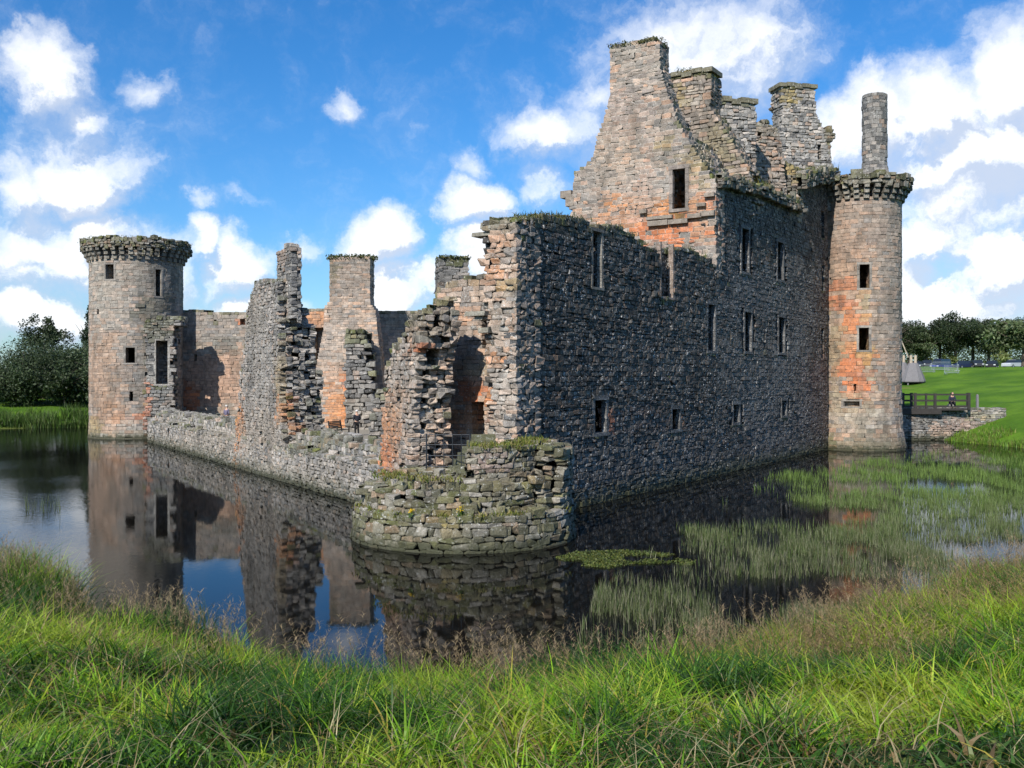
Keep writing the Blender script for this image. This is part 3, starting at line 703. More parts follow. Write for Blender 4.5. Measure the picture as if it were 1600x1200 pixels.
masonry('wall_body', fa, PS.mp, (PS.uv(460, 760)[0] - .3, PS.uv(362, 740)[0] + .3), (-.4, 10.4), 2.9, keepA, course=(.11, .21), length=(.16, .42), layer=.3, jit=.03, ch=.04, gd=.015, prot=.024, seed=31,
        pal='grey', mat=M_rubble, zones=ZA, moss=.3, mortar=(.24, .21, .17), bright=1.15)
uc0, uc1 = PS.uv(455, 420, .45)[0], PS.uv(433, 420, .45)[0]
def keepAc(u, v, z): return (u > uc0 + .1 * (vnoise(z * 3, v * 3, 0, 2))) & (u < uc1) & (z < 11.35 - .1 * vnoise(u * 3, v * 3, 0, 7)) & (z > 8.3 + (u - uc1) * .3)
masonry('chimney', fa, lambda u, v, z: PS.mp(u, v + .45, z), (uc0, uc1), (6.5, 11.6), .5, keepAc, course=(.13, .2), length=(.18, .4), layer=.3, jit=.02, ch=.025, prot=.02, seed=33, pal='grey', mat=M_rubble,
        zones=[(445, 400, 12, 14, (.3, .2, .14), .5)], mortar=(.05, .05, .04))

# ---- fragment beside the corner bastion --------------------------------------
fb = empty('wall_fragment', tuple(PS.mp(np.array([5.]), np.array([0.]), np.array([0.]))[0])); tag(fb, 'orange and grey ruined pier with ragged sloping top, left of the doorway gap', 'castle wall')
polyB = PS.poly([(588, 775), (592, 740), (596, 690), (598, 640), (603, 600), (604, 572), (611, 562), (612, 545), (622, 535), (632, 515), (634, 502), (645, 498), (650, 490), (655, 520), (652, 560), (648, 600), (643, 660), (642, 775)])
def keepB(u, v, z):
    nz = (fbm(u * 1.3, v * 1.3, z * 1.3, 41, 2) - .5) * .6
    r = inpoly(u + nz * .5, z - np.clip(v - .1, 0, 1.2) * .55 + nz * .3, polyB)
    r &= ~((v > .15) & (v < .85) & (z > 5.45) & (z < 5.95) & (u < uB1 + .75))
    return r & (v < 1.5 + nz * .3)
uB1 = PS.uv(645, 600)[0]
ZB = [(612, 690, 22, 60, ORA, .8), (625, 620, 18, 40, (.36, .24, .16), .7), (605, 720, 18, 30, RED, .6), (657, 543, 12, 9, RED, .95), (660, 640, 14, 80, PALE, .5), (660, 520, 22, 20, (.2, .18, .12), .5), (630, 580, 24, 30, (.26, .24, .21), .6)]
masonry('wall_body', fb, PS.mp, (uB1 - .9, PS.uv(588, 775)[0] + .4), (.6, 9.0), 1.75, keepB, course=(.12, .23), length=(.16, .42), layer=.3, jit=.034, ch=.045, gd=.016, prot=.028, seed=41, pal='pink', mat=M_rubble,
        zones=ZB, moss=.55, mortar=(.25, .22, .18))

# ---- corner bastion (stump of the south-east tower) ---------------------------
sb = empty('bastion', (C0[0], C0[1], 0)); tag(sb, 'rounded stump of a ruined corner tower with mossy rubble tiers, nearest in the moat', 'tower')
RB = 3.42
def RfB(z): return RB + .10 * np.clip(.9 - z, 0, 1.2)
mpB = cyl_mp(C0[0], C0[1], RfB, RB)
def keepSB(u, v, z):
    th = (u / RB + math.pi) % (2 * math.pi) - math.pi
    deg = np.degrees(th); r = RB - v
    n_ = fbm(np.cos(th) * r * 1.1 + 9, np.sin(th) * r * 1.1 + 9, z * .7, 51, 3) - .5
    high = (deg > -84) & (deg < 40)
    low = np.where(r > 3.16 + n_ * .5, .95 + n_ * .25, np.interp(r, [2.2, 3.1], [1.9, 1.3]) + n_ * .8)
    hi = np.where(r > 3.12 - .35 * sst(-deg, 20, 60) + n_ * .3, np.where(deg > -28, 2.72 + n_ * .3, .98 + n_ * .2), np.where(r > 2.62 - .1 * n_, np.where(deg > -28, 2.86, 1.85 + n_ * .7), 2.9 + n_ * .12))
    hi = np.where((r < 1.75), 2.0, hi)
    return (z < np.where(high, hi, low)) & (r > .45)
ZS = [(690, 800, 60, 10, MOS, .8), (590, 812, 40, 8, MOS, .7), (820, 790, 70, 9, MOS, .7), (690, 850, 14, 20, MOS, .7), (700, 820, 20, 14, OCH, .5), (800, 755, 60, 30, (.17, .14, .08), .5), (820, 700, 60, 12, MOS, .5),
      (760, 710, 26, 12, (.30, .23, .19), .8), (770, 728, 26, 10, (.28, .2, .17), .7), (660, 770, 40, 20, (.24, .2, .17), .5), (760, 830, 60, 20, (.13, .12, .105), .4)]
masonry('tower_stump', sb, mpB, (-1.5 * math.pi * RB, .5 * math.pi * RB), (-.4, 3.4), 3.0, keepSB, course=(.10, .27), length=(.14, .55), layer=.3, jit=.042, ch=.045, gd=.02, prot=.032, seed=51, pal='moss', mat=M_rubble, zones=ZS,
        moss=.35, mortar=(.12, .11, .075), bright=.95)
rg = np.random.RandomState(3); pp = []
for _ in range(110):
    d_ = rg.uniform(-82, 35); r_ = rg.uniform(1.8, 2.6); pp.append((C0[0] + r_ * math.cos(R(d_)), C0[1] + r_ * math.sin(R(d_)), 2.92))
for _ in range(60):
    d_ = rg.uniform(-170, -10); r_ = rg.uniform(3.15, 3.4); pp.append((C0[0] + r_ * math.cos(R(d_)), C0[1] + r_ * math.sin(R(d_)), 1.0))
for _ in range(40):
    d_ = rg.uniform(-170, -90); r_ = rg.uniform(2.0, 2.9); pp.append((C0[0] + r_ * math.cos(R(d_)), C0[1] + r_ * math.sin(R(d_)), 2.0))
tufts('wall_grass', sb, pp, .05, .2, 55, cols=((.09, .12, .02), (.17, .18, .03), (.2, .17, .06)), per=12, spread=.1)
# ragwort flowers
rg2 = np.random.RandomState(77)
for (px, py) in ((719, 797), (642, 795)):
    Y = C0[1] - 3.28; bx_, bz = (px - 800) / F * Y, H - (py + 9 - HY) / F * Y
    fl = empty('yellow_flower', (bx_, Y, bz)); tag(fl, 'yellow ragwort flower growing out of the bastion rubble, ' + ('the larger one' if px > 700 else 'the smaller left one'), 'flower')
    k = 1.0 if px > 700 else .6
    tufts('stem', fl, [(bx_, Y, bz)], .1 * k, .3 * k, 5, cols=((.06, .12, .02),), per=16, spread=.05)
    q = np.array([(bx_, Y - .02, bz + .2 * k)]) + rg2.normal(0, 1, (50, 3)) * np.array([.06, .04, .045]) * k
    v, qq, c = leaf_quads(q, np.full(50, .024), np.tile(np.array([(.8, .55, .02)]), (50, 1)), rg2); mesh_np('flower_head', v, qq, M_leaf, fl, c)
# stair up to the doorway inside the bastion
st_ = empty('stone_stair', (-1.4, 33.4, 1.9)); tag(st_, 'worn mossy stone steps rising into the dark doorway behind the bastion', 'steps')
mb = MB()
for i in range(7):
    p = np.array([-1.55, 31.6]) + np.array([.10, .52]) * i
    mb.box((p[0], p[1], 1.72 + .17 * i), (1.25 - .06 * i, .56, .46), rz=.25, taper=.97)
mb.build('step', M_rubble, st_, (.13, .13, .07), local=True)
# iron railing and gate
rl = empty('iron_railing', (-2.3, 32.2, 2.0)); tag(rl, 'thin iron gate and railing guarding the doorway gap on the bastion', 'railing')
mbp, mbr = MB(), MB(); A_, B_ = (-2.75, 32.0), (-1.35, 32.0)
for t in np.linspace(0, 1, 6):
    x_, y_ = A_[0] + (B_[0] - A_[0]) * t, A_[1]; mbp.tube([(x_, y_, 1.9), (x_, y_, 3.15)], .016 if 0 < t < 1 else .028, 6)
for z_ in (2.1, 2.45, 2.8, 3.12): mbr.tube([(A_[0], A_[1], z_), (B_[0], B_[1], z_)], .014, 6)
mbr.tube([(A_[0], A_[1], 2.8), (B_[0], B_[1], 2.1)], .012, 6)
mbp.build('post', M_iron, rl, local=True); mbr.build('rail', M_iron, rl, local=True)

# ---- left round tower -----------------------------------------------------------
def corbels(name, parent, cx, cy, Rt, zb, n, mat, col, seed, a0=0, a1=360, steps=3, sz=.22, out_=.62):
    rg = random.Random(seed); mb = MB(); cs = []
    for i in range(n):
        a = R(a0 + (a1 - a0) * i / n); k = rg.uniform(.6, 1.35)
        for s_ in range(steps):
            r0 = Rt - .1; r1 = Rt + out_ * (s_ + 1) / steps * rg.uniform(.92, 1.04); z = zb + s_ * sz * 1.12
            mb.box((cx + (r0 + r1) / 2 * math.cos(a), cy + (r0 + r1) / 2 * math.sin(a), z + sz / 2), (r1 - r0, sz * rg.uniform(.95, 1.2), sz), rz=a, taper=1.04)
            cs += [[x * k for x in col]] * 8
    return mesh_np(name, np.concatenate(mb.v), mb.q, mat, parent, np.array(cs))
def round_tower(name, label, cx, cy, Rt, ztop, zc, hlist, pal, zones, seed, flare, ncor, mat, course=(.2, .32), length=(.35, .8), zcut=None):
    t = empty(name, (cx, cy, 0)); tag(t, label, 'tower')
    Rf = lambda z: Rt + flare(np.asarray(z, float))
    mp = cyl_mp(cx, cy, Rf, Rt)
    fr = math.atan2(-cy, -cx)
    def hole(px0, py0, px1, py1, d=1.2):
        res = []
        def ang(px):
            k = (px - 800) / F; a = 1 + k * k; b = -2 * (k * cx + cy); c = cx * cx + cy * cy - Rt * Rt
            disc = max(b * b - 4 * a * c, 1e-6)
            Y = (-b - math.sqrt(disc)) / (2 * a); return math.atan2(Y - cy, k * Y - cx), Y
        t0, Y0 = ang(px0); t1, Y1 = ang(px1); Y = (Y0 + Y1) / 2
        return (min(t0, t1) * Rt, max(t0, t1) * Rt, H - (py1 - HY) / F * Y, H - (py0 - HY) / F * Y, d)
    HS = [hole(*h) for h in hlist]
    def keep(u, v, z):
        th = u / Rt
        return z < zc - .05 + 0 * u
    masonry('tower_shaft', t, mp, (-1.5 * math.pi * Rt, .5 * math.pi * Rt), (-.4, zc), 1.3, keep, [grow(h, .12) if (h[1] - h[0]) > .35 else h for h in HS], course=course, length=length, layer=.45,
            jit=.016, ch=.024, gd=.018, prot=.010, seed=seed, pal=pal, mat=mat, zones=zones, mortar=(.2, .185, .16), mortar_mix=.6)
    for i, h in enumerate(HS):
        if (h[1] - h[0]) > .35: surround(t, mp, h, .12, seed + i, col=(.24, .215, .185), mat=mat)
    corbels('corbel_table', t, cx, cy, Rt, zc - .22, ncor, M_rubble, (.20, .18, .145), seed, sz=.30, out_=.56)
    def keepP(u, v, z):
        th = u / Rt
        return z < ztop + (fbm(np.cos(th) * 4, np.sin(th) * 4, v, seed, 2) - .5) * .5
    masonry('parapet', t, cyl_mp(cx, cy, lambda z: Rt + .58 + 0 * np.asarray(z), Rt), (-1.5 * math.pi * Rt, .5 * math.pi * Rt), (zc + .74, ztop + .5), 1.15, keepP, course=(.15, .24), length=(.2, .4), layer=.42, jit=.06, ch=.05, prot=.09,
            seed=seed + 1, pal='moss', mat=M_rubble, moss=.4, mortar=(.03, .03, .02), bright=.8)
    for zf in (zc + .1, 4.6): mb = MB(); mb.lathe([(0.01, 0), (Rt - .6, 0)], 32, (cx, cy, zf)); mb.build('light_stop_disc', mat, t, (.1, .1, .09), local=True)  # unseen discs added to keep the inside of the tower dark
    return t, mp
ZT = [(175, 590, 30, 70, (.42, .25, .15), .5), (225, 440, 40, 30, (.17, .16, .135), .4), (270, 500, 20, 120, (.15, .14, .12), .45), (175, 650, 26, 26, ORA, .55), (160, 600, 26, 90, (.33, .215, .145), .6), (215, 655, 20, 8, RED, .45), (170, 450, 30, 60, (.27, .25, .21), .45), (240, 490, 30, 40, (.09, .09, .06), .65), (220, 590, 40, 60, (.19, .18, .165), .5),
      (232, 660, 6, 22, RED, .7), (200, 670, 60, 14, PALE, .35), (150, 670, 12, 20, OCH, .5), (245, 425, 16, 30, (.13, .125, .115), .5)]
tl, mpTL = round_tower('round_tower', 'tall round tower with a crumbling corbelled top at the far left, next to the trees', -31.3, 83.0, 3.68, 16.0, 14.6,
    [(165, 413, 178, 436), (243, 421, 252, 463), (196, 543, 211, 567), (205.2, 572, 207.2, 600, .8), (202, 612, 208, 627), (151, 483, 154.5, 491)], 'tower', ZT, 61,
    lambda z: .10 * np.clip(.8 - z, 0, 1.2), 38, M_tower)

# wall stub clinging to the left tower, with a tall blocked window
wsb = empty('wall_fragment', (-28.5, 79, 0)); tag(wsb, 'short wall stub with a tall dark window, joined to the left round tower', 'castle wall')
PD = Plane((-28.6, 78.95), (1, .16))
polyD = PD.poly([(226, 700), (226, 655), (228, 600), (229, 540), (225, 512), (232, 500), (243, 498), (262, 496), (284, 494), (284, 508), (270, 506), (270, 520), (269, 600), (268, 700)])
hD = [px_hole(PD, 243.5, 532, 262, 600, 1.45)]
masonry('wall_body', wsb, PD.mp, (PD.uv(224, 600)[0], PD.uv(286, 600)[0]), (.5, 10.2), 2.1, lambda u, v, z: inpoly(u + (vnoise(z * 3, v * 2, 0, 3) - .5) * .3, z, polyD), [grow(hD[0])], course=(.17, .3), length=(.25, .6),
        layer=.4, jit=.03, ch=.04, prot=.04, seed=63, pal='grey', mat=M_rubble, zones=[(231, 640, 6, 40, RED, .5), (250, 510, 30, 20, (.10, .10, .05), .6), (255, 620, 14, 20, (.17, .17, .16), .6)], moss=.4, mortar=(.05, .05, .04), bright=.9)
surround(wsb, PD.mp, hD[0], .13, 3, col=(.26, .24, .21), mat=M_rubble)

# ---- far curtain wall behind the courtyard --------------------------------------
fw = empty('curtain_wall', (-5, 81, 0)); tag(fw, 'far inner curtain wall with pink and grey stones between the left tower and the chimney breast', 'castle wall')
PW = Plane((-28.5, 84.3), (44, -4.5))
polyW = PW.poly([(262, 720), (262, 487), (283, 485), (300, 484), (340, 487), (388, 486), (392, 482), (430, 483), (470, 482), (520, 482), (570, 481), (578, 483), (620, 484), (660, 482), (720, 485), (900, 486), (900, 720)])
HW = [px_hole(PW, 490, 512, 507, 620, .9), px_hole(PW, 334, 497, 339, 502, .5), px_hole(PW, 375, 498, 383, 508, .5), px_hole(PW, 303, 553, 308, 564, .4)]
ZW = [(330, 600, 60, 60, (.46, .26, .16), .6), (300, 630, 16, 30, RED, .9), (340, 590, 50, 40, (.36, .22, .15), .6), (330, 520, 50, 25, (.19, .18, .17), .6), (385, 500, 60, 20, (.2, .17, .14), .4), (495, 500, 22, 14, ORA, .8), (379, 503, 7, 7, RED, .9),
      (620, 500, 40, 16, (.16, .16, .12), .5), (320, 650, 50, 14, (.26, .22, .17), .5), (345, 540, 30, 16, (.11, .12, .1), .5)]
masonry('wall_body', fw, PW.mp, (PW.uv(262, 600)[0], PW.uv(900, 600)[0]), (.8, 11.6), 1.6, lambda u, v, z: inpoly(u, z + .12 * vnoise(u * 1.2, v, 0, 6), polyW), HW, course=(.2, .33), length=(.3, .75), layer=.55, jit=.02, ch=.026, gd=.014,
        prot=.012, seed=71, pal='tower', mat=M_far, zones=ZW, moss=.5, mortar=(.12, .11, .095))
for i, px in enumerate((520, 905)):  pass

# ---- chimney breast and buttress in the courtyard -----------------------------
cb = empty('chimney_stack', (-13, 77, 1)); tag(cb, 'broad courtyard chimney stack topped with a bush of dark greenery', 'chimney')
PC = Plane((-18, 77.6), (1, -.06))
polyC = PC.poly([(470, 700), (506, 512), (507, 480), (515, 470), (515, 403), (578, 403), (578, 474), (586, 485), (590, 520), (598, 600), (640, 700)])
masonry('stack_body', cb, PC.mp, (PC.uv(468, 600)[0], PC.uv(645, 600)[0]), (.8, 14.6), 1.6, lambda u, v, z: inpoly(u, z, polyC), poly=polyC, gd=.008, course=(.15, .25), length=(.3, .7), layer=.5, jit=.015, ch=.022, prot=.02, seed=81,
        pal='pink', mat=M_far, zones=[(545, 620, 14, 50, RED, .9), (528, 640, 24, 60, ORA, .85), (530, 540, 22, 60, (.40, .33, .27), .6), (545, 430, 36, 40, (.21, .18, .15), .65), (522, 420, 8, 20, (.15, .13, .07), .6), (600, 660, 30, 30, (.33, .24, .18), .6)],
        mortar=(.22, .2, .17), mortar_mix=.8)
cs_ = [tuple(PC.mp(np.array([u_]), np.array([v_]), np.array([PC.uv(545, 401)[1]]))[0]) for u_ in np.linspace(PC.uv(514, 400)[0], PC.uv(579, 400)[0], 12) for v_ in (.1, .8, 1.4)]
cushion('roof_plant', cb, cs_, .42, 83, n=1500, size=(.05, .12))
bt = empty('buttress', (-12, 75, 1)); tag(bt, 'dark mossy sloping buttress in front of the broad courtyard chimney', 'buttress')
PB = Plane((-16, 75.2), (1, -.06))
polyBt = PB.poly([(541, 700), (541, 513), (570, 513), (574, 540), (580, 580), (583, 610), (584, 700)])
masonry('wall_body', bt, PB.mp, (PB.uv(540, 600)[0], PB.uv(586, 600)[0]), (.8, 9.2), 1.7, lambda u, v, z: inpoly(u, z + v * .25, polyBt), course=(.25, .4), length=(.35, .8), layer=.5, jit=.05, ch=.06, prot=.07, seed=85, pal='grey', mat=M_rubble,
        zones=[(556, 525, 20, 14, (.12, .13, .04), .7), (560, 580, 20, 50, (.12, .115, .11), .5), (560, 660, 20, 40, (.28, .24, .19), .6)], moss=.6, mortar=(.03, .03, .03))
ch2 = empty('chimney_stack', (-3, 47, 1)); tag(ch2, 'small square chimney with a mossy cap behind the broken wall end', 'chimney')
PC2 = Plane((-5, 46), (1, .3))
polyC2 = PC2.poly([(688, 620), (688, 403), (732, 404), (732, 620)])
masonry('stack_body', ch2, PC2.mp, (PC2.uv(686, 500)[0], PC2.uv(734, 500)[0]), (4, 11), 1.1, lambda u, v, z: inpoly(u, z, polyC2), poly=polyC2, gd=.012, course=(.12, .2), length=(.2, .45), layer=.36, jit=.02, ch=.022, prot=.02, seed=87, pal='grey', mat=M_rubble,
        zones=[(710, 408, 30, 6, MOS, .8)], mortar=(.08, .08, .06), bright=.85)
cushion('roof_plant', ch2, [tuple(PC2.mp(np.array([u_]), np.array([v_]), np.array([PC2.uv(710, 402)[1]]))[0]) for u_ in np.linspace(PC2.uv(690, 400)[0], PC2.uv(731, 400)[0], 8) for v_ in (0, .5, 1)], .2, 89, n=500)
# broken masonry bits between the two fragments
rb = empty('rubble_pile', tuple(PS.mp(np.array([10.5]), np.array([2.2]), np.array([1.])).ravel())); tag(rb, 'jumbled stump of broken rubble between the buttress and the orange pier', 'rubble')
polyR = [(0, 0), (.0, 4.3), (.5, 4.6), (.9, 4.4), (1.0, 2.4), (1.3, 1.2), (2.0, .9), (2.0, 0)]
PRr = Plane((-7.6, 47.5), (.93, -.2))
polyRr = PRr.poly([(582, 720), (584, 660), (585, 625), (590, 612), (598, 612), (604, 640), (606, 720)])
masonry('wall_body', rb, PRr.mp, (PRr.uv(580, 700)[0], PRr.uv(610, 700)[0]), (.8, 4.6), 1.4, lambda u, v, z: inpoly(u + (vnoise(z * 3, v * 3, 0, 2) - .5) * .4, z, polyRr), course=(.16, .26), length=(.18, .4), layer=.34, jit=.06, ch=.06, prot=.08,
        seed=91, pal='grey', mat=M_rubble, zones=[(595, 640, 20, 30, (.13, .12, .10), .4)], moss=.3)

# ---- gatehouse ------------------------------------------------------------------
gh = empty('gatehouse', (10.24, 50.06, 0)); tag(gh, 'tall gatehouse block with a steep gable, ruined roofs and dark slit windows above the moat', 'gatehouse')
top2 = PE.poly([(1118, 300), (1118, 283), (1130, 281), (1160, 287), (1200, 302), (1246, 321), (1246, 276), (1262, 270), (1285, 268), (1293, 266), (1293, 300)])
polyG = top2 + [(PE.uv(1293, 300)[0], -1), (PE.uv(1118, 300)[0], -1)]
HG = [px_hole(PE, *q) for q in [(1146, 632, 1155, 660), (1222, 626, 1229, 649), (1164, 488, 1174, 549), (1217, 496, 1226, 551), (1159, 358, 1170, 425), (1215, 379, 1224, 437)]]; HG = [h[:4] + (2.2,) for h in HG]
HG2 = [px_hole(PE, *q) for q in [(1137, 415, 1139, 440, .6), (1140, 515, 1141.6, 540, .6), (1193.5, 520, 1195.5, 545, .6), (1284, 414, 1288, 455, .8), (1283, 513, 1287, 560, .8), (1283, 330, 1288, 372, .8)]]
ZG = [(1180, 590, 110, 90, (.14, .132, .12), .5), (1160, 470, 60, 50, (.13, .122, .11), .4), (1235, 480, 40, 90, (.2, .19, .18), .4), (1270, 620, 30, 60, (.12, .075, .065), .6), (1200, 640, 60, 80, (.15, .145, .14), .45), (1150, 450, 40, 60, (.13, .13, .135), .4), (1110, 385, 6, 40, (.30, .2, .15), .0)]
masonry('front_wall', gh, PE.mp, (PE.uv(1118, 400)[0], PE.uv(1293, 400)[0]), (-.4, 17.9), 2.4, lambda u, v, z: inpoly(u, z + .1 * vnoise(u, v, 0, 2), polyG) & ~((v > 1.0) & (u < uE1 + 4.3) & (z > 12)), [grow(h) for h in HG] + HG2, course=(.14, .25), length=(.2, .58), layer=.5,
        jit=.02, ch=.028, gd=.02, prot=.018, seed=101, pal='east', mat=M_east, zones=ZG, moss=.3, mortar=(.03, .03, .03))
for i, h in enumerate(HG): surround(gh, PE.mp, h, seed=20 + i, col=(.10, .098, .095), mat=M_east)
# overhanging eaves course
def eave(name, pxs, over, zoff, seed, hgt=.45):
    us = [PE.uv(*p)[0] for p in pxs]; zs = [PE.uv(*p)[1] for p in pxs]
    masonry(name, gh, lambda u, v, z: PE.mp(u, v - over, z + np.interp(u, us, zs)), (us[0], us[-1]), (-hgt, .35), over + .6, lambda u, v, z: z < .06 + .35 * (vnoise(u * 1.6, v * 2, 0, seed) - .35) - v * 0 + (-.1 if 0 else 0) * z - np.where((z < -.25) & (v < .12), 9, 0),
            course=(.14, .22), length=(.25, .6), layer=.3, jit=.05, ch=.05, prot=.07, seed=seed, pal='moss', mat=M_rubble, moss=.5, bright=.75)
eave('eaves', [(1119, 281), (1130, 280), (1160, 287), (1200, 301), (1247, 320)], .34, 0, 103)
eave('cornice', [(1244, 278), (1262, 271), (1285, 269), (1296, 268)], .62, 0, 104, .7)
# south gable, seen square on
PG = Plane(PE.mp(np.array([uE1]), np.array([0.]), np.array([0.]))[0][:2] - EV * .07, (-.845, .535), (-.535, -.845))
polyGa = PG.poly([(1119, 425), (1119, 285), (1104, 262), (1088, 240), (1072, 214), (1058, 186), (1046, 155), (1038, 130), (1031, 104), (1030, 62), (1012, 60), (1000, 64), (975, 66), (953, 72), (953, 150), (949, 165), (943, 190), (935, 208),
                  (926, 246), (918, 257), (910, 260), (897, 270), (895, 300), (889, 318), (892, 332), (890, 430)])
hGa = px_hole(PG, 1051, 264, 1071, 326, 3.5)
ZGa = [(1010, 335, 90, 36, ORA, .95), (1050, 360, 70, 28, RED, 1.0), (960, 240, 60, 60, (.40, .29, .2), .4), (1012, 285, 12, 60, (.42, .25, .17), .7), (1000, 300, 30, 50, (.38, .3, .24), .5), (1100, 340, 16, 50, (.33, .25, .17), .6), (1105, 315, 14, 14, RED, .6), (990, 90, 44, 24, (.25, .225, .19), .6),
       (925, 290, 34, 40, (.20, .185, .165), .55), (985, 170, 40, 40, (.25, .19, .16), .5), (1085, 250, 24, 26, OCH, .5), (1045, 225, 16, 12, OCH, .5), (1040, 250, 34, 16, (.17, .155, .13), .6), (1030, 290, 20, 30, (.34, .31, .27), .5),
       (1100, 290, 18, 12, OCH, .4), (965, 340, 50, 16, (.33, .25, .2), .4)]
gab = masonry('south_gable', gh, PG.mp, (-.05, PG.uv(888, 350)[0]), (8.5, 23.4), 4.0, lambda u, v, z: inpoly(u + .20 * (vnoise(z * 2.2, v * 2, 0, 1) - .5), z, polyGa) & ((v < 1.1) | ((z < 17.5) & (u > .3) & (u < 4.5))), [grow(hGa)], poly=polyGa, gd=.012, course=(.15, .26), length=(.25, .62), layer=.4, jit=.025, ch=.034, prot=.012,
        seed=111, pal='gable', mat=M_gable, zones=ZGa, moss=.5, mortar=(.50, .46, .39), mortar_mix=.62)
surround(gh, PG.mp, hGa, .16, 31, col=(.25, .21, .18), mat=M_gable, out=.05)
# weathered string course under the gable window, corbel on the left edge
mb = MB()
def pbox(pl, x0, y0, x1, y1, v0, v1):
    a, b, c, d, _ = px_hole(pl, x0, y0, x1, y1)
    pts = np.array([(u, v, z) for z in (c, d) for u, v in ((a, v0), (b, v0), (b, v1), (a, v1))], float)
    mb.add(pl.mp(pts[:, 0], pts[:, 1], pts[:, 2]), [(0, 3, 2, 1), (4, 5, 6, 7), (0, 1, 5, 4), (1, 2, 6, 5), (2, 3, 7, 6), (3, 0, 4, 7)])
for q in [(1014, 345, 1045, 353), (1046, 343, 1076, 350), (1001, 328, 1012, 334), (1012, 338, 1052, 343), (1076, 334, 1098, 341), (1096, 330, 1118, 338), (1102, 302, 1118, 308), (1090, 318, 1104, 323)]: pbox(PG, *q, -.22, .3)
mb.build('string_course', M_gable, gh, (.24, .2, .16), local=True); mb = MB()
for q in [(876, 298, 893, 309), (884, 308, 897, 322)]: pbox(PG, *q, -.05, .8)
mb.build('corbel', M_gable, gh, (.24, .2, .16), local=True)
def top_plants(name, parent, pl, pxs, seed, rad=.2, n=500, v=(0, .5, 1.0), size=(.03, .07)):
    pts = []
    for (x0, y0), (x1, y1) in zip(pxs[:-1], pxs[1:]):
        for t in np.linspace(0, 1, 5):
            u, z = pl.uv(x0 + (x1 - x0) * t, y0 + (y1 - y0) * t)
            for vv in v: pts.append(tuple(pl.mp(np.array([u]), np.array([vv]), np.array([z]))[0]))
    cushion(name, parent, pts, rad, seed, n=n, size=size)
top_plants('roof_plant', gh, PG, [(953, 72), (975, 68), (1000, 66), (1012, 62), (1030, 60)], 5, .24, 1200)
# more gables and stacks behind
def block(name, pl, pts, T, seed, pal='gable', zones=(), mat=None, holes=(), moss=.4, zr=(9, 24), mortar=(.2, .18, .15), jit=.03, bright=1.0, slope=0.0, ucl=-99, wob=.16):
    poly = pl.poly(pts); us = [p[0] for p in poly]; zs = [p[1] for p in poly]
    HH = [px_hole(pl, *h) for h in holes]
    return masonry(name, gh, pl.mp, (min(us), max(us)), (min(zs), max(zs)), T, lambda u, v, z: inpoly(u + wob * (vnoise(z * 2.4, v * 2, 0, seed) - .5), z + v * slope, poly) & (u > ucl), HH, poly=poly, course=(.15, .26), length=(.22, .55),
                   layer=.4, jit=jit, ch=.035, prot=.035, seed=seed, pal=pal, mat=mat or M_gable, zones=zones, moss=moss, mortar=mortar, bright=bright)
GD = np.array([-.845, .535])
def gplane(back, side=0.0): return Plane(PG.p + EV * back + GD * side, GD, (-.535, -.845))
P2 = gplane(5.2)
block('second_gable', P2, [(1030, 330), (1036, 130), (1046, 118), (1060, 112), (1080, 109), (1108, 113), (1112, 120), (1110, 150), (1108, 168), (1120, 182), (1134, 205), (1150, 232), (1165, 256), (1180, 272), (1190, 290), (1190, 340)], 1.6, 121,
      zones=[(1065, 150, 20, 22, OCH, .6), (1085, 150, 16, 20, PALE, .5), (1075, 118, 40, 9, MOS, .8), (1120, 240, 30, 40, (.17, .15, .07), .6), (1080, 200, 30, 30, (.2, .17, .14), .5)], ucl=0)
top_plants('roof_plant', gh, P2, [(1036, 130), (1060, 111), (1080, 108), (1112, 117)], 7, .28, 700)
P3 = gplane(6.5, 0)
block('third_stack', Plane((13, 57.3), (.97, .25)), [(1118, 300), (1118, 160), (1122, 152), (1150, 156), (1178, 164), (1181, 175), (1181, 300)], 1.6, 131, pal='grey', zones=[(1150, 158, 40, 7, MOS, .8)], mat=M_rubble, bright=1.3, wob=.04)
block('ruined_parapet', Plane((15, 60.8), (.97, .25)), [(1168, 320), (1174, 240), (1180, 196), (1190, 190), (1200, 187), (1205, 196), (1214, 200), (1222, 230), (1232, 320)], 1.0, 133, mat=M_rubble, holes=[(1184, 206, 1191, 220, .7)],
      zones=[(1200, 200, 20, 14, (.25, .22, .16), .5)], jit=.06)
P4 = gplane(12.2, -.4)
block('north_stack', Plane((17.3, 67.2), (.98, .22)), [(1205, 330), (1212, 238), (1216, 214), (1222, 200), (1224, 170), (1222, 164), (1221, 134), (1246, 131), (1273, 139), (1275, 175), (1284, 200), (1291, 226), (1298, 240), (1302, 290), (1302, 330)], 1.5, 135, pal='grey',
      zones=[(1232, 150, 13, 20, OCH, .8), (1235, 200, 12, 30, PALE, .3)], mat=M_rubble, holes=[(1277, 226, 1284, 250, .8)], bright=1.25, wob=.04)
block('corbelled_turret', Plane((18.9, 68.0), (.98, .22)), [(1284, 330), (1284, 226), (1283, 214), (1286, 200), (1298, 199), (1305, 208), (1304, 216), (1297, 222), (1298, 330)], 1.2, 137, pal='moss', mat=M_rubble)
block('yellow_gable', Plane(PE.mp(np.array([PE.uv(1245, 300)[0]]), np.array([0.05]), np.array([0.]))[0][:2], GD, (-.535, -.845)), [(1246, 345), (1246, 282), (1240, 260), (1222, 252), (1206, 246), (1190, 240), (1176, 345)], 1.0, 139, pal='gable',
      zones=[(1225, 272, 26, 26, (.34, .25, .09), .8), (1222, 310, 30, 12, (.3, .26, .2), .6)], wob=.04)
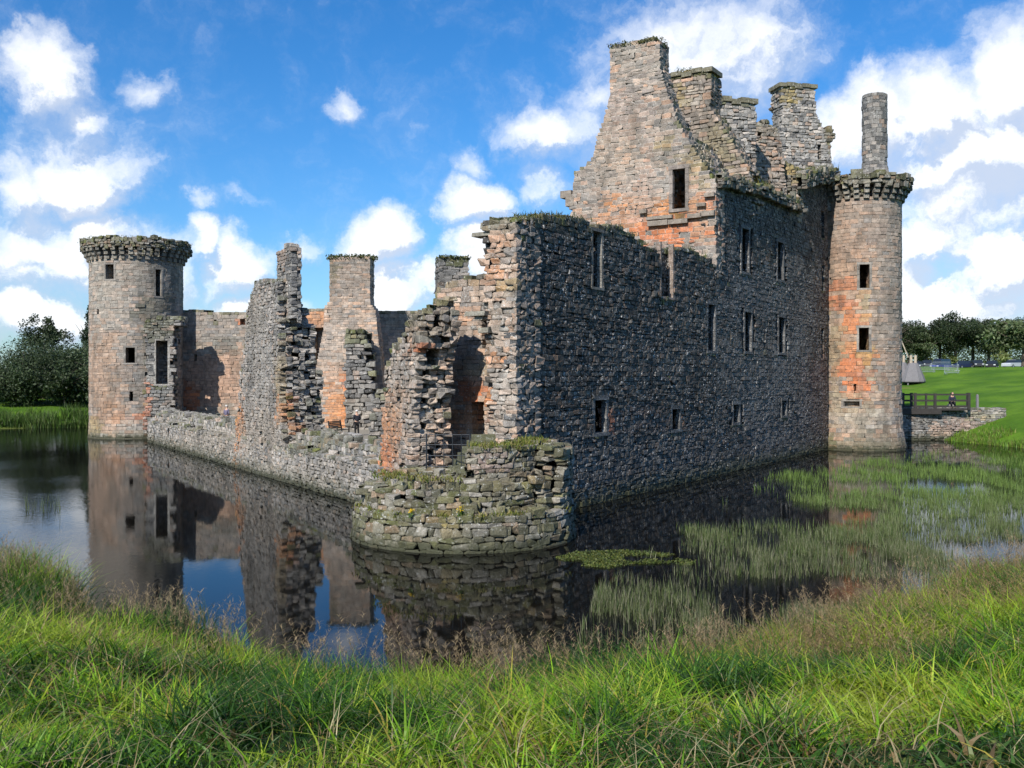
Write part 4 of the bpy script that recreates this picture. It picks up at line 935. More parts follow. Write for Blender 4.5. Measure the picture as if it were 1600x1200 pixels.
block('inner_wall', Plane(PE.mp(np.array([PE.uv(1130, 300)[0]]), np.array([2.2]), np.array([0.]))[0][:2], EV, EN), [(1118, 360), (1118, 262), (1135, 262), (1150, 268), (1180, 276), (1200, 290), (1246, 312), (1246, 360)], .9, 141, pal='moss', mat=M_rubble,
      zones=[(1150, 270, 30, 12, (.25, .2, .08), .5)], holes=[(1190, 279, 1199, 294, .6)], ucl=3.4)
for nm_, pl_, q_ in (('cap_stone', Plane((13, 57.3), (.97, .25)), (1115, 153, 1184, 161)), ('cap_stone', Plane((17.3, 67.2), (.98, .22)), (1217, 131, 1277, 137)), ('cap_stone', P2, (1033, 111, 1114, 118))):
    mb = MB(); a_, b_, c_, d_, _ = px_hole(pl_, *q_)
    for t_ in range(5):
        ua, ub_ = a_ + (b_ - a_) * t_ / 5, a_ + (b_ - a_) * (t_ + .96) / 5; dz = .08 * math.sin(t_ * 2.3)
        pts = np.array([(u, v, z) for z in (c_ + dz, d_ + dz) for u, v in ((ua, -.12), (ub_, -.12), (ub_, 1.5), (ua, 1.5))], float)
        mb.add(pl_.mp(pts[:, 0], pts[:, 1], pts[:, 2]), [(0, 3, 2, 1), (4, 5, 6, 7), (0, 1, 5, 4), (1, 2, 6, 5), (2, 3, 7, 6), (3, 0, 4, 7)])
    mb.build(nm_, M_rubble, gh, (.17, .155, .10), local=True)
# plants on the eaves
def wall_pts(pl, pxs, v=(0, .5)):
    pts = []
    for (x0, y0), (x1, y1) in zip(pxs[:-1], pxs[1:]):
        for t in np.linspace(0, 1, 8):
            u, z = pl.uv(x0 + (x1 - x0) * t, y0 + (y1 - y0) * t)
            for vv in v: pts.append(tuple(pl.mp(np.array([u]), np.array([vv]), np.array([z]))[0]))
    return pts
tufts('roof_plant', gh, wall_pts(PE, [(1165, 286), (1192, 293), (1200, 300)], (.1, .6, 1.2)), .2, .7, 9, cols=((.10, .13, .02), (.16, .17, .04), (.2, .16, .06)), per=16)
tufts('roof_plant', gh, wall_pts(PE, [(1255, 268), (1295, 264)], (-.3, .4)), .1, .55, 11, cols=((.10, .11, .04), (.18, .17, .09)), per=9)
rg3 = random.Random(2)

# ---- right round tower ------------------------------------------------------------
ZR = [(1330, 420, 50, 60, (.44, .26, .16), .45), (1385, 450, 22, 150, (.24, .21, .18), .5), (1330, 540, 34, 60, (.48, .27, .15), .4), (1318, 475, 30, 14, RED, .75), (1330, 500, 22, 22, (.55, .2, .08), .85), (1342, 545, 18, 20, ORA, .8), (1335, 575, 30, 22, RED, .85), (1340, 612, 18, 26, RED, .85), (1320, 445, 26, 10, RED, .6), (1305, 540, 14, 60, (.33, .27, .16), .55),
      (1330, 640, 40, 30, (.33, .27, .18), .6), (1352, 470, 10, 30, OCH, .4), (1330, 360, 40, 50, (.27, .2, .155), .5), (1370, 340, 30, 30, (.24, .2, .17), .4), (1352, 545, 10, 40, (.34, .27, .1), .5), (1295, 690, 20, 14, MOS, .6),
      (1370, 690, 40, 16, (.13, .12, .08), .6), (1340, 655, 60, 14, PALE, .5)]
def flareR(z): return np.where(z < 1.4, .28 * np.clip((1.4 - z) / 1.4 + .25, 0, 1), .42 * np.clip((2.6 - z) / 1.2, 0, .17)) - .0
tr, mpTR = round_tower('round_tower', 'tall round gate tower with orange patches and a tall thin chimney at the right', 24.3, 69.2, 2.62, 18.4, 17.15,
    [(1343, 413, 1359, 450), (1342, 512, 1358, 547), (1334, 600, 1338, 611), (1318, 627, 1343, 635, .4), (1295.5, 434, 1298.5, 438, .4), (1293.5, 540, 1296.5, 544, .4)], 'rose', ZR, 151, flareR, 28, M_tower, course=(.2, .31), length=(.35, .75))
def keepch(u, v, z): return z < 24.5 + .15 * vnoise(u * 2, v * 2, 0, 3)
RC = .82; ccx, ccy = (1366.5 - 800) / F * 69.2, 69.2
def mpoct(u, v, z):
    th = u / RC; r = (RC - v) * (1.03 - .06 * np.abs(np.mod(th * 4 / math.pi, 1) - .5)); r = r + np.clip(19.6 - z, 0, 2) * .22
    return np.stack([ccx + r * np.cos(th), ccy + r * np.sin(th), z], -1)
masonry('chimney', tr, mpoct, (-1.5 * math.pi * RC, .5 * math.pi * RC), (18.2, 24.8), .55, keepch, course=(.22, .34), length=(.3, .5), layer=.3, jit=.012, ch=.02, prot=.012, seed=155, pal='grey', mat=M_rubble, mortar=(.08, .08, .07), bright=1.05)
cushion('roof_plant', tr, [(ccx + .55 * math.cos(a_), ccy + .55 * math.sin(a_), 24.5) for a_ in np.linspace(0, 6, 10)], .22, 157, n=420)
ap = [(24.3 + 3.1 * math.cos(a_), 69.2 + 3.1 * math.sin(a_), 18.35) for a_ in np.linspace(0, 6.2, 60)]
tufts('wall_grass', tr, ap, .08, .3, 159, per=7)
ap = [(-31.3 + 4.2 * math.cos(a_), 83 + 4.2 * math.sin(a_), 16.1) for a_ in np.linspace(0, 6.2, 60)]
tufts('wall_grass', tl, ap, .05, .2, 160, per=7)
#@@REST@@
# ================================================================== VEGETATION
BR = np.array([(.13, .27, .012), (.20, .36, .016), (.075, .18, .012), (.03, .085, .010), (.28, .36, .03), (.30, .30, .09)])
BW = np.array([(.24, .155, .07), (.30, .21, .10), (.17, .11, .05), (.33, .27, .15)])
def shore_points(n, seed, y0, y1, dens=None):
    rg = np.random.RandomState(seed); out = []; tot = 0
    while tot < n:
        y = rg.uniform(y0, y1, n * 2); x = rg.uniform(-1, 1, n * 2) * (.56 * y1 + 1)
        k = abs(x) < .56 * y + 1; x, y = x[k], y[k]
        h = ground_h(x, y); k = h > .03
        if dens is not None: k &= rg.rand(len(x)) < dens(x, y, h)
        out.append(np.stack([x[k], y[k], h[k]], 1)); tot += k.sum()
    return np.concatenate(out)[:n]
def wind(x, y, seed, n):
    rg = np.random.RandomState(seed)
    a = fbm(x * .8, y * .8, 0, seed, 2) * 7 + rg.normal(0, 1.7, n); return np.stack([np.cos(a), np.sin(a)], 1)
def bank_blades(n, seed, hs, ws, dens, bright=1.0, brown=.06, leank=(.3, 1.1), tuss=True):
    P = shore_points(n, seed, 3.6, 30, dens); rg = np.random.RandomState(seed + 1); N = len(P)
    x, y = P[:, 0], P[:, 1]
    sd = moat_sd(x, y)
    tus = fbm(x * 1.1, y * 1.1, 0, 77, 3); big = fbm(x * .33, y * .33, 0, 78, 3)
    h = rg.uniform(hs[0], hs[1], N) * (.15 + 1.75 * tus) * (1 - .45 * sst(sd, 3, 9))
    h *= 1 + .55 * sst(-x, 7, 10)
    if tuss:
        q = np.round(P[:, :2] / .26 + rg.normal(0, .16, (N, 2))) * .26; jit = rg.normal(0, .05, (N, 2)); P[:, :2] = q + jit; P[:, 2] = ground_h(P[:, 0], P[:, 1]) - .02
    d = wind(x, y, seed, N)
    mixv = np.clip((fbm(x * .9, y * .9, 0, 81, 3) - .40) / .22 + rg.normal(0, .26, N), 0, .999)
    ci = (mixv * 4.2).astype(int); ramp = BR[[3, 2, 0, 1, 4]] * .96
    col = ramp[ci] * rg.uniform(.7, 1.25, (N, 1)) * bright
    bz = sst(fbm(x * .45, y * .45, 0, 91, 3), .52, .60) * (.15 + .85 * sst(x, -3, 3))
    bmask = rg.rand(N) < (brown + bz * .20)
    col[bmask] = BW[rg.randint(0, 4, bmask.sum())] * rg.uniform(.7, 1.2, (bmask.sum(), 1))
    yel = rg.rand(N) < .03; col[yel] = np.array([.42, .34, .06]) * rg.uniform(.6, 1.1, (yel.sum(), 1))
    lean = h * rg.uniform(leank[0], leank[1], N)
    return blades(P - [0, 0, .02], h, rg.uniform(ws[0], ws[1], N), d, lean, col, 4)
d_near = lambda x, y, h: np.clip(1.15 - .03 * y, .3, 1) * (.06 + .94 * sst(fbm(x * 1.5, y * 1.5, 0, 60, 2), .38, .52))
v1 = bank_blades(82000, 301, (.24, .64), (.013, .031), d_near, brown=.03, leank=(.35, 1.5))
d_edge = lambda x, y, h: np.exp(-np.maximum(moat_sd(x, y), 0) / 1.3)
v2 = bank_blades(20000, 303, (.30, .74), (.012, .024), d_edge, leank=(.15, .8), brown=.02)
v3 = bank_blades(95000, 305, (.09, .26), (.005, .011), lambda x, y, h: np.clip(1.25 - .07 * y, .08, 1), brown=.08, bright=.95, tuss=False, leank=(.4, 1.6))
P = shore_points(2600, 309, 3.8, 24, lambda x, y, h: sst(fbm(x * .8, y * .8, 0, 66, 2), .5, .6)); rg = np.random.RandomState(310); N = len(P)
an = rg.uniform(0, 6.28, N); h_ = rg.uniform(.10, .24, N)
P = np.repeat(P, 4, 0) + np.concatenate([rg.normal(0, .05, (N * 4, 2)), np.zeros((N * 4, 1))], 1); an = rg.uniform(0, 6.28, N * 4); h_ = np.repeat(h_, 4) * rg.uniform(.6, 1.3, N * 4)
v4 = blades(P, h_, rg.uniform(.035, .07, N * 4), np.stack([np.cos(an), np.sin(an)], 1), h_ * rg.uniform(.7, 1.6, N * 4), np.array([(.05, .12, .02), (.08, .17, .03), (.12, .15, .04), (.16, .11, .05)])[rg.randint(0, 4, N * 4)] * rg.uniform(.7, 1.2, (N * 4, 1)), 4)
P = shore_points(5200, 311, 3.8, 26, lambda x, y, h: .5 + .5 * sst(fbm(x * .8, y * .8, 0, 67, 2), .45, .6)); rg = np.random.RandomState(312); N = len(P); an = rg.uniform(0, 6.28, N); h_ = rg.uniform(.25, .6, N)
v5 = blades(P, h_, rg.uniform(.006, .013, N), np.stack([np.cos(an), np.sin(an)], 1), h_ * rg.uniform(.6, 2.0, N), np.array([(.36, .29, .16), (.28, .21, .10), (.42, .36, .2)])[rg.randint(0, 3, N)] * rg.uniform(.7, 1.2, (N, 1)), 4)
v, f, c = join([v1, v2, v3, v4, v5])
o = mesh_np('bank_grass', v, f, M_grass, None, c); tag(o, 'long lush green grass covering the near bank of the moat', 'grass', kind='stuff')
# seed heads: thin stems with feathery brown panicles
def panicles(n, seed, pts, hs, col, k=16, spread=.07, hl=.22):
    rg = np.random.RandomState(seed); N = len(pts); x, y = pts[:, 0], pts[:, 1]
    h = rg.uniform(hs[0], hs[1], N); d = wind(x, y, seed, N); lean = h * rg.uniform(.1, .45, N)
    a = blades(pts, h, np.full(N, .005), d, lean, np.tile(np.array(col) * .8, (N, 1)), 3)
    t = rg.uniform(1 - hl / .8, 1.0, (N, k)); 
    B = np.repeat(pts[:, None], k, 1).copy(); B[:, :, 2] += h[:, None] * (t - .28 * (lean / h)[:, None] * t * t)
    B[:, :, :2] += d[:, None] * (lean[:, None] * t * t)[:, :, None]
    B = B.reshape(-1, 3); M = len(B); an = rg.uniform(0, 2 * math.pi, M); L = rg.uniform(.4, 1.1, M) * spread
    b = blades(B, L * .8, rg.uniform(.004, .009, M), np.stack([np.cos(an), np.sin(an)], 1), L * 1.1, np.tile(np.array(col), (M, 1)) * rg.uniform(.6, 1.4, (M, 1)), 2)
    return a, b
def join2(L):
    V, Q, T, Cc, n = [], [], [], [], 0
    for v, (q, t), c in L:
        V.append(v); Cc.append(c)
        if len(q): Q.append(q + n)
        T.append(t + n); n += len(v)
    return np.concatenate(V), [np.concatenate(Q), np.concatenate(T)], np.concatenate(Cc)
pts = shore_points(3300, 401, 8, 30, lambda x, y, h: sst(fbm(x * .45, y * .45, 0, 91, 3), .46, .58) * np.clip(y / 14, .35, 1) * (.12 + .88 * sst(x, -3, 3)))
a1 = panicles(0, 402, pts, (.4, .8), (.27, .19, .09))
pts = shore_points(1500, 405, 12, 30, lambda x, y, h: (moat_sd(x, y) < 1.4) * (.15 + .85 * sst(fbm(x * 1.3, y * 1.3, 0, 93, 2), .5, .6)))
a2 = panicles(0, 406, pts, (.7, 1.25), (.30, .22, .13), k=26, spread=.12, hl=.3)
v, f, c = join2([*a1, *a2])
o = mesh_np('grass_seed_heads', v, f, M_reed, None, c); tag(o, 'feathery brown seed heads standing in the bank grass', 'grass', kind='stuff')

# reeds standing in the water on the right
def px_region(n, poly, seed, dens=None):
    rg = np.random.RandomState(seed); xs_ = [p[0] for p in poly]; ys_ = [p[1] for p in poly]; out = []; tot = 0
    while tot < n:
        px = rg.uniform(min(xs_), max(xs_), n * 2); py = rg.uniform(min(ys_), max(ys_), n * 2)
        k = inpoly(px, py, poly); px, py = px[k], py[k]
        Y = H * F / (py - HY); X = (px - 800) / F * Y
        k = rg.rand(len(X)) < (dens(X, Y, px, py) if dens else 1)
        k &= moat_sd(X, Y) < .4
        out.append(np.stack([X[k], Y[k], np.full(k.sum(), -.05)], 1)); tot += k.sum()
    return np.concatenate(out)[:n]
def rdens(X, Y, px, py):
    a = fbm(X * .30, Y * .22, 0, 141, 3); b = fbm(X * 1.6, Y * .9, 0, 143, 2)
    lim = .47 - .12 * sst(px, 1150, 1560) - .10 * sst(py, 860, 990) 
    return sst(a, lim, lim + .16) * (1 - .55 * sst(py, 840, 920) * (1 - sst(px, 1150, 1350))) * (.2 + .8 * sst(b, .35, .65)) * (.3 + .7 * sst(fbm(X * .8 + 4, Y * .35, 0, 147, 2), .3, .5))
polyRd = [(900, 1010), (930, 930), (1010, 860), (1070, 815), (1170, 772), (1200, 745), (1300, 728), (1400, 714), (1480, 705), (1640, 712), (1640, 900), (1500, 950), (1300, 990), (1100, 1020)]
P = px_region(40000, polyRd, 501, rdens); rg = np.random.RandomState(502); N = len(P)
far = sst(P[:, 1], 24, 50)
h = rg.uniform(.08, .40, N) * (1 + .2 * far); col = np.array([(.12, .14, .06), (.08, .12, .035), (.17, .18, .10), (.07, .09, .03), (.22, .21, .14)])[rg.randint(0, 5, N)]
grn = np.array([(.12, .21, .04), (.16, .25, .05)])[rg.randint(0, 2, N)]
col = col * (1 - far[:, None] * .8) + grn * far[:, None] * .8; col = col * rg.uniform(.7, 1.3, (N, 1))
v, f, c = blades(P, h + .05, rg.uniform(.010, .018, N) * (1 + .5 * far), wind(P[:, 0], P[:, 1], 503, N), h * rg.uniform(.02, .35, N), col, 2)
o = mesh_np('water_reeds', v, f, M_reed, None, c); tag(o, 'thin grey-green reeds standing in the shallow water to the right of the castle', 'reeds', kind='stuff')
# few stalks on the left
P = px_region(70, [(40, 790), (95, 785), (95, 805), (40, 805)], 511); P2_ = px_region(160, [(0, 900), (110, 960), (320, 960), (330, 985), (0, 985)], 512)
P = np.concatenate([P, P2_]); N = len(P); rg = np.random.RandomState(5)
v, f, c = blades(P, rg.uniform(.3, .85, N), np.full(N, .016), wind(P[:, 0], P[:, 1], 5, N), rg.uniform(.02, .25, N), np.tile(np.array([(.10, .13, .05)]), (N, 1)), 3)
o = mesh_np('reed_stalks', v, f, M_reed, None, c); tag(o, 'sparse dark reed stalks standing in open water on the left', 'reeds', kind='stuff')
# floating weed mat
P = px_region(4200, [(868, 872), (900, 862), (980, 860), (1050, 866), (1090, 872), (1085, 882), (1040, 888), (960, 890), (900, 884)], 521, lambda X, Y, a, b: sst(fbm(X * 1.2, Y * 1.2, 0, 9, 3), .38, .52)); rg = np.random.RandomState(6)
P[:, 2] = rg.uniform(-.005, .035, len(P))
v, q, c = leaf_quads(P, rg.uniform(.02, .05, len(P)), np.array([(.07, .10, .02), (.12, .13, .03), (.05, .065, .02)])[rg.randint(0, 3, len(P))], rg)
v[:, 2] = np.clip(v[:, 2], .004, .06)
o = mesh_np('pond_weed', v, q, M_leaf, None, c); tag(o, 'flat mat of yellow-green weed floating in front of the bastion', 'pond weed', kind='stuff')
# moat-side rank grass on the far banks
def far_fringe(name, label, a, b, n, seed, hs, cols, dmax=5):
    rg = np.random.RandomState(seed); a, b = np.array(a), np.array(b)
    t = rg.rand(n * 3); p = a + (b - a) * t[:, None]; nrm = np.array([(b - a)[1], -(b - a)[0]]); nrm = nrm / np.linalg.norm(nrm)
    p = p + nrm * rg.uniform(-dmax, dmax, (n * 3, 1)); sd = moat_sd(p[:, 0], p[:, 1])
    k = (sd > -.3) & (sd < dmax) & (rg.rand(n * 3) < np.clip(1.1 - sd / dmax, 0, 1)) & (fbm(p[:, 0] * .5, p[:, 1] * .5, 0, seed, 2) > .38); p = p[k][:n]; N = len(p)
    z = np.maximum(ground_h(p[:, 0], p[:, 1]), 0)
    hh = rg.uniform(hs[0], hs[1], N) * (.4 + 1.1 * fbm(p[:, 0] * .4, p[:, 1] * .4, 0, seed + 1, 2)); col = np.array(cols)[rg.randint(0, len(cols), N)] * rg.uniform(.6, 1.3, (N, 1))
    v, f, c = blades(np.column_stack([p, z - .05]), hh, rg.uniform(.04, .09, N), wind(p[:, 0], p[:, 1], seed, N), hh * rg.uniform(.1, .6, N), col, 2)
    o = mesh_np(name, v, f, M_grass, None, c); tag(o, label, 'grass', kind='stuff')
far_fringe('rank_grass', 'tall rank grass and rushes along the water edge left of the round tower', (-80, 87), (-36, 103), 26000, 531, (.5, 1.7), [(.07, .14, .02), (.10, .19, .025), (.05, .08, .02), (.13, .17, .05), (.04, .07, .015)])
far_fringe('rank_grass', 'short bright grass on the right bank beside the bridge wall', (35.5, 62), (31, 80), 9000, 533, (.15, .6), [(.10, .20, .02), (.15, .26, .03), (.19, .20, .06)], 6)

# ------------------------------------------------------------------ trees and shrubs
def crown(name, parent, cx, cy, z0, z1, rx, ry, n, size, cols, seed, nclump=26, lumpy=.33, shape='round'):
    rg = np.random.RandomState(seed)
    cl = []
    for i in range(nclump):
        if shape == 'cone':
            t = rg.rand() ** .8; rr = (1 - t) * .95 + .04; a = rg.uniform(0, 6.28); r_ = rr * rg.uniform(.3, 1); cl.append((r_ * math.cos(a), r_ * math.sin(a), t * 2 - 1, .10 + .20 * (1 - t)))
        else:
            d = rg.normal(0, 1, 3); d /= np.linalg.norm(d); r_ = rg.uniform(.25, .85); cl.append((*(d * r_), rg.uniform(lumpy * .6, lumpy * 1.25)))
    cl = np.array(cl); k = rg.randint(0, nclump, n)
    d = rg.normal(0, 1, (n, 3)); d /= np.linalg.norm(d, axis=1)[:, None]
    P = cl[k, :3] + d * cl[k, 3:4] * (rg.uniform(.35, 1.08, (n, 1)))
    cz, rz = (z0 + z1) / 2, (z1 - z0) / 2
    P = P * [rx, ry, rz] + [cx, cy, cz]
    P = P[P[:, 2] > z0 * .98]; n = len(P); k = k[:n]
    col = np.array(cols)[rg.randint(0, len(cols), n)] * rg.uniform(.7, 1.3, (n, 1)) * (rg.uniform(.75, 1.25, nclump))[k][:, None]
    v, q, c = leaf_quads(P, rg.uniform(size * .6, size * 1.3, n), col, rg)
    return mesh_np(name, v, q, M_leaf, parent, c)
def tree(name, label, cat, x, y, h, rx, cols, seed, group=None, trunk=.3, base=.3, n=2600, size=.3, shape='round', z=None, lumpy=.33, nclump=26, ry=None):
    z = float(ground_h(np.array([x]), np.array([y]))[0]) if z is None else z
    t = empty(name, (x, y, z)); tag(t, label, cat, group)
    rg = random.Random(seed); mb = MB(); r0 = trunk
    mb.tube([(x, y, z - .2), (x + rg.uniform(-.2, .2), y, z + h * .3), (x + rg.uniform(-.3, .3), y, z + h * .6), (x, y, z + h * .9)], [r0, r0 * .75, r0 * .45, r0 * .12], 8)
    for i in range(7):
        a = rg.uniform(0, 6.28); z0 = z + h * rg.uniform(.28, .6); l = rx * rg.uniform(.5, .9)
        mb.tube([(x, y, z0), (x + l * .5 * math.cos(a), y + l * .5 * math.sin(a), z0 + h * .1), (x + l * math.cos(a), y + l * math.sin(a), z0 + h * .22)], [r0 * .4, r0 * .25, r0 * .08], 6)
    mb.build('trunk', M_bark, t, local=True)
    crown('crown', t, x, y, z + h * base, z + h, rx, ry or rx, n, size, cols, seed, nclump, lumpy, shape)
    return t
DG = [(.026, .042, .016), (.038, .058, .022), (.018, .030, .012), (.055, .075, .034)]
WG = [(.042, .065, .026), (.06, .085, .038), (.03, .046, .019), (.075, .10, .05)]
MG = [(.05, .075, .028), (.07, .095, .038), (.035, .055, .02), (.10, .115, .055)]
LL = [('rounded willow bush at the left edge of the photo', -62.5, 112, 9.3, 5.5), ('tall rounded willow, second from the left edge', -55, 117, 9.7, 5.5), ('willow under the dark treetop left of the round tower', -53.5, 109, 8.2, 5.0),
      ('broad willow in the middle of the left thicket', -49, 114, 8.9, 5.2), ('willow with a pale green top nearest the tower', -44, 111, 8.7, 5.0), ('willow half hidden behind the left round tower', -38, 113, 8.6, 5.0)]
for i, (lb, x, y, h, r_) in enumerate(LL):
    tree('willow', lb, 'tree', x, y, h * .80, r_, WG, 600 + i, 'willows beyond the left bank', .2, -.05, 15000, .125, nclump=70, lumpy=.34)
for i, (x, y, h, r_) in enumerate([(-66, 103, 6.0, 4.4), (-60, 105, 5.4, 4.2), (-54, 104.5, 5.0, 4.0), (-48.5, 104, 5.2, 4.0), (-43, 103.5, 5.0, 3.8)]):
    lb = ['dark low shrub at the left edge in front of the willows', 'dark low shrub, second from the left edge of the thicket', 'dark low shrub in the middle of the thicket foot', 'dark low shrub, second from the round tower', 'dark low shrub touching the round tower outline'][i]
    tree('shrub', lb, 'shrub', x, y + 4, h, r_, DG, 620 + i, 'dark shrubs at the foot of the thicket', .1, -.1, 5200, .17, nclump=40)
tree('broadleaf_tree', 'dark round treetop rising above the willows at the left', 'tree', -57.5, 122, 10.4, 3.3, [(.03, .045, .018), (.045, .06, .025)], 640, None, .25, .4, 5200, .15, lumpy=.26, nclump=34)
tree('conifer', 'narrow pointed conifer top beside the left round tower', 'tree', -52.3, 124, 12.4, 2.4, [(.025, .045, .022), (.04, .06, .03)], 641, None, .2, .2, 5000, .15, shape='cone', nclump=60)
tree('conifer', 'small pale conifer tip peeking over the far wall', 'tree', -17.2, 118, 10.6, 2.2, [(.03, .05, .025)], 642, None, .2, .2, 900, .26, shape='cone', nclump=40)
for i, (px, d, top, r_, cs) in enumerate([(1392, 202, 486, 6.5, DG), (1420, 204, 500, 7, DG), (1447, 200, 508, 6, MG), (1468, 203, 488, 6.5, DG), (1492, 200, 488, 7, DG), (1520, 205, 486, 6.5, DG), (1545, 201, 500, 7, MG), (1572, 203, 492, 7, MG)]):
    x = (px - 800) / F * d; z = float(ground_h(np.array([x]), np.array([d]))[0]); h = (H + (HY - top) / F * d) - z
    lb = ['dark tree touching the right tower outline', 'low dark tree above the grey wooden tents', 'small lighter tree between two dark crowns above the blue van', 'dark tree with a lumpy twin top above the blue van', 'broad dark tree in the middle of the right tree row',
          'dark tree with the tallest spiky top of the right row', 'green tree right of the row middle', 'pale tree behind the nearest one at the right edge'][i]
    tree('park_tree', lb, 'tree', x, d, h, r_, cs, 660 + i, 'trees around the car park', trunk=.35, base=.2, n=8500, size=.19, z=z, nclump=30, lumpy=.27)
x = (1600 - 800) / F * 140; z = float(ground_h(np.array([x]), np.array([140.]))[0])
tree('park_tree', 'large pale green tree nearest, cut by the right edge of the photo', 'tree', x, 140, H + (HY - 484) / F * 140 - z, 5.4, [(.09, .12, .05), (.12, .15, .07), (.06, .085, .03)], 680, 'trees around the car park', .4, .2, 4200, .3, z=z, nclump=34, lumpy=.3)
for i, (px, d, r_, h, lb) in enumerate([(1483, 200, 1.9, 2.6, 'yellow-green bush right of the blue van'), (1566, 196, 2.2, 2.8, 'bush between the dark car and the silver car'), (1440, 205, 2.6, 1.8, 'pale hedge piece behind the cars beside the tents')]):
    tree('bush', lb, 'bush', (px - 800) / F * d, d, h, r_, [(.14, .18, .05), (.2, .22, .08)], 690 + i, None, .08, 0, 700, .2)

rg = np.random.RandomState(9); hp = []
for i_ in range(26):
    x_ = 66 + i_ * 2.6; hp.append((x_, 222, float(ground_h(np.array([x_]), np.array([222.]))[0]) + 1.2)); hp.append((x_ + 1, 222, hp[-1][2] + 2.4)); hp.append((x_ + 1, 222, hp[-1][2] + 2.4))
hd_ = empty('hedge', (95, 222, 6)); tag(hd_, 'long dark green hedge behind the parked cars', 'hedge')
cushion('foliage', hd_, hp, 3.0, 12, n=40000, cols=((.05, .08, .025), (.09, .12, .04), (.035, .055, .02)), size=(.12, .26))
# ================================================================== FAR THINGS
# bridge and its stone abutment
ab = empty('abutment_wall', (34, 79, 0)); tag(ab, 'stone bank wall carrying the bridge end at the right, with orange patches', 'wall')
PA = Plane((26.5, 77.4), (1, .10))
polyAb = PA.poly([(1400, 715), (1400, 639), (1585, 641), (1585, 715)])
masonry('wall_body', ab, PA.mp, (PA.uv(1404, 650)[0], PA.uv(1572, 650)[0]), (-.4, 2.6), 1.0, lambda u, v, z: z < 2.52 + 0 * u, course=(.13, .22), length=(.25, .55), layer=.5, jit=.03, ch=.035, prot=.03, seed=701, pal='grey', mat=M_rubble,
        zones=[(1465, 672, 16, 12, (.48, .33, .24), .8), (1500, 665, 30, 12, (.34, .22, .17), .6), (1440, 655, 26, 14, (.09, .085, .075), .6), (1530, 650, 30, 8, (.28, .24, .12), .5)], moss=.3, mortar=(.1, .09, .08))
br = empty('timber_bridge', (31, 78.2, 2.6)); tag(br, 'dark timber footbridge with post and rail sides between the gate tower and the bank', 'bridge')
xs0, xs1 = (1400 - 800) / F * 78, (1514 - 800) / F * 78.9
mb = MB(); mb.box(((26 + xs0 + 1.8 + 1.6) / 2 + 1, 78.8, 2.42), (9.5, 2.4, .16)); mb.box((30, 77.7, 2.2), (7, .22, .3)); mb.build('deck', M_wood, br, local=True)
def px3(px, py, Y): return ((px - 800) / F * Y, Y, H - (py - HY) / F * Y)
for row, (Yr, pxl) in enumerate(((77.7, (1409, 1430, 1447, 1461, 1514)), (80.0, (1411, 1424, 1487, 1512)))):
    mp_, mr_ = MB(), MB()
    for px in pxl:
        x, y, _ = px3(px, 620, Yr); mp_ = MB(); mp_.box((x, y, 3.05), (.19 if px != 1447 else .12, .14, 1.25 + (.06 if px in (1514, 1430) else 0))); mp_.build('post', M_wood, br, local=True)
    for zz in (2.62, 3.08, 3.55): mr_ = MB(); mr_.box(((px3(pxl[0], 0, Yr)[0] + px3(pxl[-1], 0, Yr)[0]) / 2, Yr, zz), (px3(pxl[-1], 0, Yr)[0] - px3(pxl[0], 0, Yr)[0] + .1, .07, .09)); mr_.build('rail', M_wood, br, local=True)
mb = MB(); x, y, _ = px3(1527, 630, 79.5); mb.box((x, y, 3.0), (.16, .16, 1.0)); mb.box((x, y, 3.53), (.13, .13, .07), taper=.6)
o = mb.build('bollard', M_grey_wood); tag(o, 'short grey wooden post standing alone right of the bridge railing', 'bollard')

# ---- people
SK = plain_mat('skin', (.50, .30, .21), .6, var=.1)
def cloth(n, c): return plain_mat(n, c, .9, var=.2, scale=14)
def skin(name, parent, chains, mat, root=0):
    """chains: list of lists of (x,y,z,r); first points that coincide are shared"""
    vs, es, rs, key = [], [], [], {}
    for ch_ in chains:
        prev = None
        for (x, y, z, r_) in ch_:
            k = (round(x, 3), round(y, 3), round(z, 3))
            if k not in key: key[k] = len(vs); vs.append((x, y, z)); rs.append(r_)
            i = key[k]
            if prev is not None and prev != i: es.append((prev, i))
            prev = i
    me = bpy.data.meshes.new(name); me.from_pydata(vs, es, []); o = bpy.data.objects.new(name, me); link(o, parent)
    md = o.modifiers.new('skin', 'SKIN'); md.use_smooth_shade = True
    for i, r_ in enumerate(rs):
        sv = me.skin_vertices[0].data[i]; sv.radius = (r_, r_); sv.use_root = (i == root)
    sb_ = o.modifiers.new('sub', 'SUBSURF'); sb_.levels = 1; sb_.render_levels = 2
    me.materials.append(mat); return o
